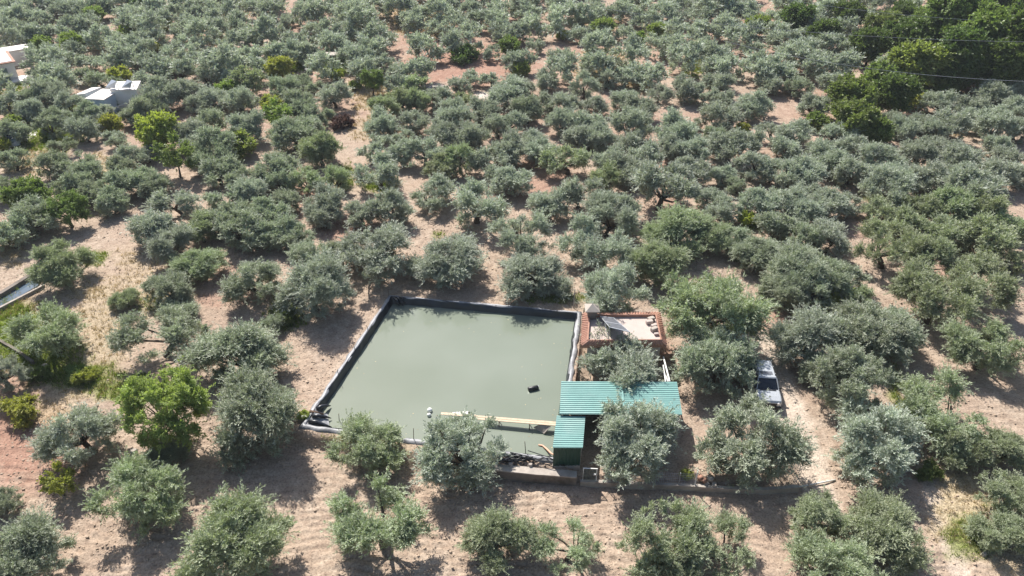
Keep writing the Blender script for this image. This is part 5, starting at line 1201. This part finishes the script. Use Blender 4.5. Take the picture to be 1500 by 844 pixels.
prism([an - d_ * 2.4 - s_ * 1.6, an + d_ * 2.4 - s_ * 1.6, an + d_ * 2.4 + s_ * 1.6, an - d_ * 2.4 + s_ * 1.6], an.z + 2.502, an.z + 2.62).build('roof', M['white_roof'], ax, an)
# white sheds
go = on_ground(165, 148); zs = go.z
ws = thing('white_sheds', 'cluster of white flat roofed sheds with stepped pale roofs among the olives', 'sheds', go)
def slab(lst, z, th, mat, nm, par, wall=None):
    q_ = [at(x, y, zs + z) for x, y in lst]
    rf_ = prism(q_[::-1] if False else q_, zs + z - th, zs + z).build(nm, mat, par, go)
    if wall:
        c_ = sum((p for p in q_), Vector()) / len(q_); qq = [c_ + (p - c_) * .94 for p in q_]
        prism(qq, zs - .3, zs + z - th - .002).build('wall', wall, par, go)
    return rf_
slab([(109, 139), (124, 137), (148, 127.5), (134, 128.5)], 2.6, .14, M['white_roof'], 'roof', ws, M['white'])
slab([(124, 144.5), (152, 146), (177, 131), (150, 130)], 2.7, .14, M['white_roof'], 'roof', ws, M['pale_blue'])
slab([(134, 156.5), (152, 157), (156, 152.5), (138, 152)], 1.1, .12, M['white_roof'], 'roof', ws, M['pale_blue'])
rq = slab([(160, 132), (200, 131), (206, 118.5), (170, 119.5)], 3.2, .16, M['white_roof'], 'roof', ws, M['white'])
for x in (163.5, 186.5):
    a_, b_, c_, e_ = at(x - 9, 129, zs + 3.3), at(x + 5, 129, zs + 3.3), at(x + 7, 119.5, zs + 4.3), at(x, 117, zs + 4.3)
    sp2 = thing('solar_panel', 'pale tilted panel on the white sheds\' roof, ' + ('left one' if x < 170 else 'right one'), 'solar panel', a_, 0, 'panels on the white sheds')
    u_ = Vector((0, 0, .06)); MB().hexa([a_, b_, c_, e_], [a_ + u_, b_ + u_, c_ + u_, e_ + u_]).build('panel', M['panel_pale'], sp2, a_)
    mb = MB(); mb.tube([c_, Vector((c_.x, c_.y, zs + 3.2))], .05, 6); mb.tube([e_, Vector((e_.x, e_.y, zs + 3.2))], .05, 6); mb.build('leg', M['steel'], sp2, a_)
q = on_ground(210, 136); mb = MB(); prism([q + Vector((-1.2, -.9, 0)), q + Vector((1.2, -.9, 0)), q + Vector((1.2, .9, 0)), q + Vector((-1.2, .9, 0))], q.z - .2, q.z + .9, mb)
simple('stone_bench', 'low beige block at the right end of the white sheds', 'bench', mb, M['deck'], q, bevel=.05)
for i, (x0, y0, x1, y1, lb) in enumerate(((164, 158.5, 200, 147, 'long white pole slanting in front of the white sheds, lower one'), (161, 152, 193, 145, 'thin white pole slanting in front of the white sheds, upper one'), (32, 140, 62, 136, 'white rail between the olives below the white house, lower one'), (40, 129, 66, 125, 'white rail between the olives below the white house, upper one'))):
    a_, b_ = on_ground(x0, y0, 1.2), on_ground(x1, y1, 1.2); mb = MB(); r = .07 if i == 0 else .045
    mb.tube([a_, b_], r, 6); rl = thing('white_rail', lb, 'rail', a_, 0, 'white rails by the houses'); mb.build('bar', M['white'], rl, a_)
    for t in (0.02, .5, .98):
        c_ = a_.lerp(b_, t); mb = MB(); mb.tube([c_, Vector((c_.x, c_.y, gz1(c_.x, c_.y) - .2))], .04, 6); mb.build('post', M['white'], rl, a_)
# grey-blue van
vq = on_ground(22, 212); van = thing('parked_van', 'small grey-blue van parked in the garden at the left edge', 'van', vq + Vector((0, 0, -.02)), math.radians(28))
mb = loft([rrect(-1.75, .72, .45, .95, .1), rrect(-1.6, .78, .38, 1.05, .1), rrect(-1.15, .82, .35, 1.2, .1), rrect(-.75, .80, .35, 1.85, .14, .03), rrect(1.6, .80, .35, 1.9, .14, .03), rrect(1.75, .74, .45, 1.75, .14)]); mb.build('body', M['van_blue'], van)
mb = MB(); mb.hexa([(-.70, -1.19, 1.22), (.70, -1.19, 1.22), (.70, -1.14, 1.24), (-.70, -1.14, 1.24)], [(-.66, -.82, 1.80), (.66, -.82, 1.80), (.66, -.77, 1.80), (-.66, -.77, 1.80)]); mb.build('windscreen', M['glass'], van)
for s in (-1, 1):
    mb = MB(); mb.box((s * .80 - .025, -.65, 1.15), (s * .80 + .025, 1.5, 1.65)); mb.build('side_window', M['glass'], van)
    for y in (-1.1, 1.15):
        mb = MB(); mb.tube([(s * .62, y, .32), (s * .84, y, .32)], .32, 16); mb.build('wheel', M['rubber'], van)
# garden path
gp = [on_ground(x, y, .03) for x, y in ((36, 205), (46, 199), (52, 193), (57, 184), (62, 178))]
tag(strip_solid(gp, 1.0, lambda p: gz1(p.x, p.y) - .1, lambda p: gz1(p.x, p.y) + .07).build('garden_path', M['white_roof'], None, gp[0]), kind='structure')
# small canopy in the weedy garden
cp = on_ground(489, 96); cs = thing('canopy', 'small grey slab canopy on posts in the weedy garden', 'canopy', cp)
q = [cp + Vector((-1.6, -.9, 0)), cp + Vector((1.5, -.9, 0)), cp + Vector((1.7, 1.0, 0)), cp + Vector((-1.4, 1.0, 0))]
prism(q, cp.z + 1.9, cp.z + 2.05).build('roof', M['concrete'], cs, cp)
for p in q:
    c_ = cp + (p - cp) * .88; mb = MB(); mb.tube([(c_.x, c_.y, cp.z - .3), (c_.x, c_.y, cp.z + 1.9)], .07, 8); mb.build('post', M['concrete_dark'], cs, cp)
p = on_ground(452, 108); mb = MB(); prism([p + Vector((-.6, -.5, 0)), p + Vector((.6, -.5, 0)), p + Vector((.6, .5, 0)), p + Vector((-.6, .5, 0))], p.z - .1, p.z + .8, mb)
simple('plastic_crate', 'dark crate between the weedy garden and the slim trunk olives', 'crate', mb, M['car_black'], p, bevel=.06)
# dead grey branches by the track
for (x0, y0, x1, y1, lb) in ((1172, 455, 1208, 480, 'long pale bare branch in the olive row above the silver car'), (1088, 478, 1122, 484, 'grey fallen branch across the track\'s upper end')):
    a_, b_ = on_ground(x0, y0, 2.6 if y0 < 470 else .25), on_ground(x1, y1, 2.2 if y0 < 470 else .2); mb = MB(); m1 = a_.lerp(b_, .5) + Vector((0, 0, .25))
    mb.tube([a_, m1, b_], [.03, .05, .07], 6); mb.tube([m1, m1 + Vector((.5, .3, .4))], [.035, .015], 5); mb.tube([a_.lerp(b_, .75), a_.lerp(b_, .6) + Vector((-.2, -.4, .3))], [.04, .015], 5)
    simple('branch', lb, 'branch', mb, M['bark_pale'], a_, True, group='bare branches by the track')
# overhead wires, carried by poles that stand outside the picture
def wire(pts_, lb):
    mb_ = MB(); P_ = []
    a_, b_ = pts_
    for k in range(41):
        t = k / 40; q_ = a_.lerp(b_, t); q_.z -= 4 * 1.6 * t * (1 - t); P_.append(q_)
    mb_.tube(P_, .022, 5); simple('power_line', lb, 'power line', mb_, M['wire'], a_, group='power lines over the dark wood')
wire((at(1060, 60, 9.5), at(1640, 122, 12)), 'thin power line in front of the dark wood, lowest of three')
wire((at(880, 12, 11), at(1680, 62, 13)), 'thin power line across the dark wood, middle of three')
wire((at(1090, -12, 12), at(1680, 34, 13)), 'thin power line across the dark wood, topmost of three')

# ------------------------------------------------------------------ the air
hz, n_, out_ = new_mat('air'); v_ = N(n_, "ShaderNodeVolumePrincipled")
v_.inputs['Color'].default_value = (.86, .92, 1.0, 1); v_.inputs['Density'].default_value = .00017; v_.inputs['Anisotropy'].default_value = .2
L(n_, v_.outputs[0], out_.inputs['Volume'])
mb = MB(); mb.box((-190, -30, -4), (190, 300, 46)); tag(mb.build('haze', hz), kind='stuff')

# scum and fallen leaves drifting along the pond's edges
sc_r = np.random.default_rng(4); n_s = 170; e_ = sc_r.integers(0, 4, n_s); t_s = sc_r.random(n_s); dd = .4 + 1.3 * sc_r.random(n_s) ** 3 * 3
c_p = sum((Vector((p.x, p.y, 0)) for p in POND), Vector()) / 4
Vs_ = []
for i in range(n_s):
    a_, b_ = Vector(P2[e_[i]]), Vector(P2[(e_[i] + 1) % 4]); q_ = a_.lerp(b_, t_s[i]); q_ = q_ + (Vector((c_p.x, c_p.y)) - q_).normalized() * dd[i]
    s_ = .015 + .04 * sc_r.random() ** 2; w0 = sc_r.random() * 6.28
    Vs_ += [(q_.x + s_ * math.cos(w0 + k * 1.57) * (1.6 if k % 2 else .8), q_.y + s_ * math.sin(w0 + k * 1.57), WATER + .006) for k in range(4)]
tag(link('floating_leaves', mesh_np('floating_leaves', np.array(Vs_), np.arange(n_s * 4).reshape(-1, 4), M['straw'], {'tone': ('FACE', sc_r.random(n_s))})), kind='stuff')
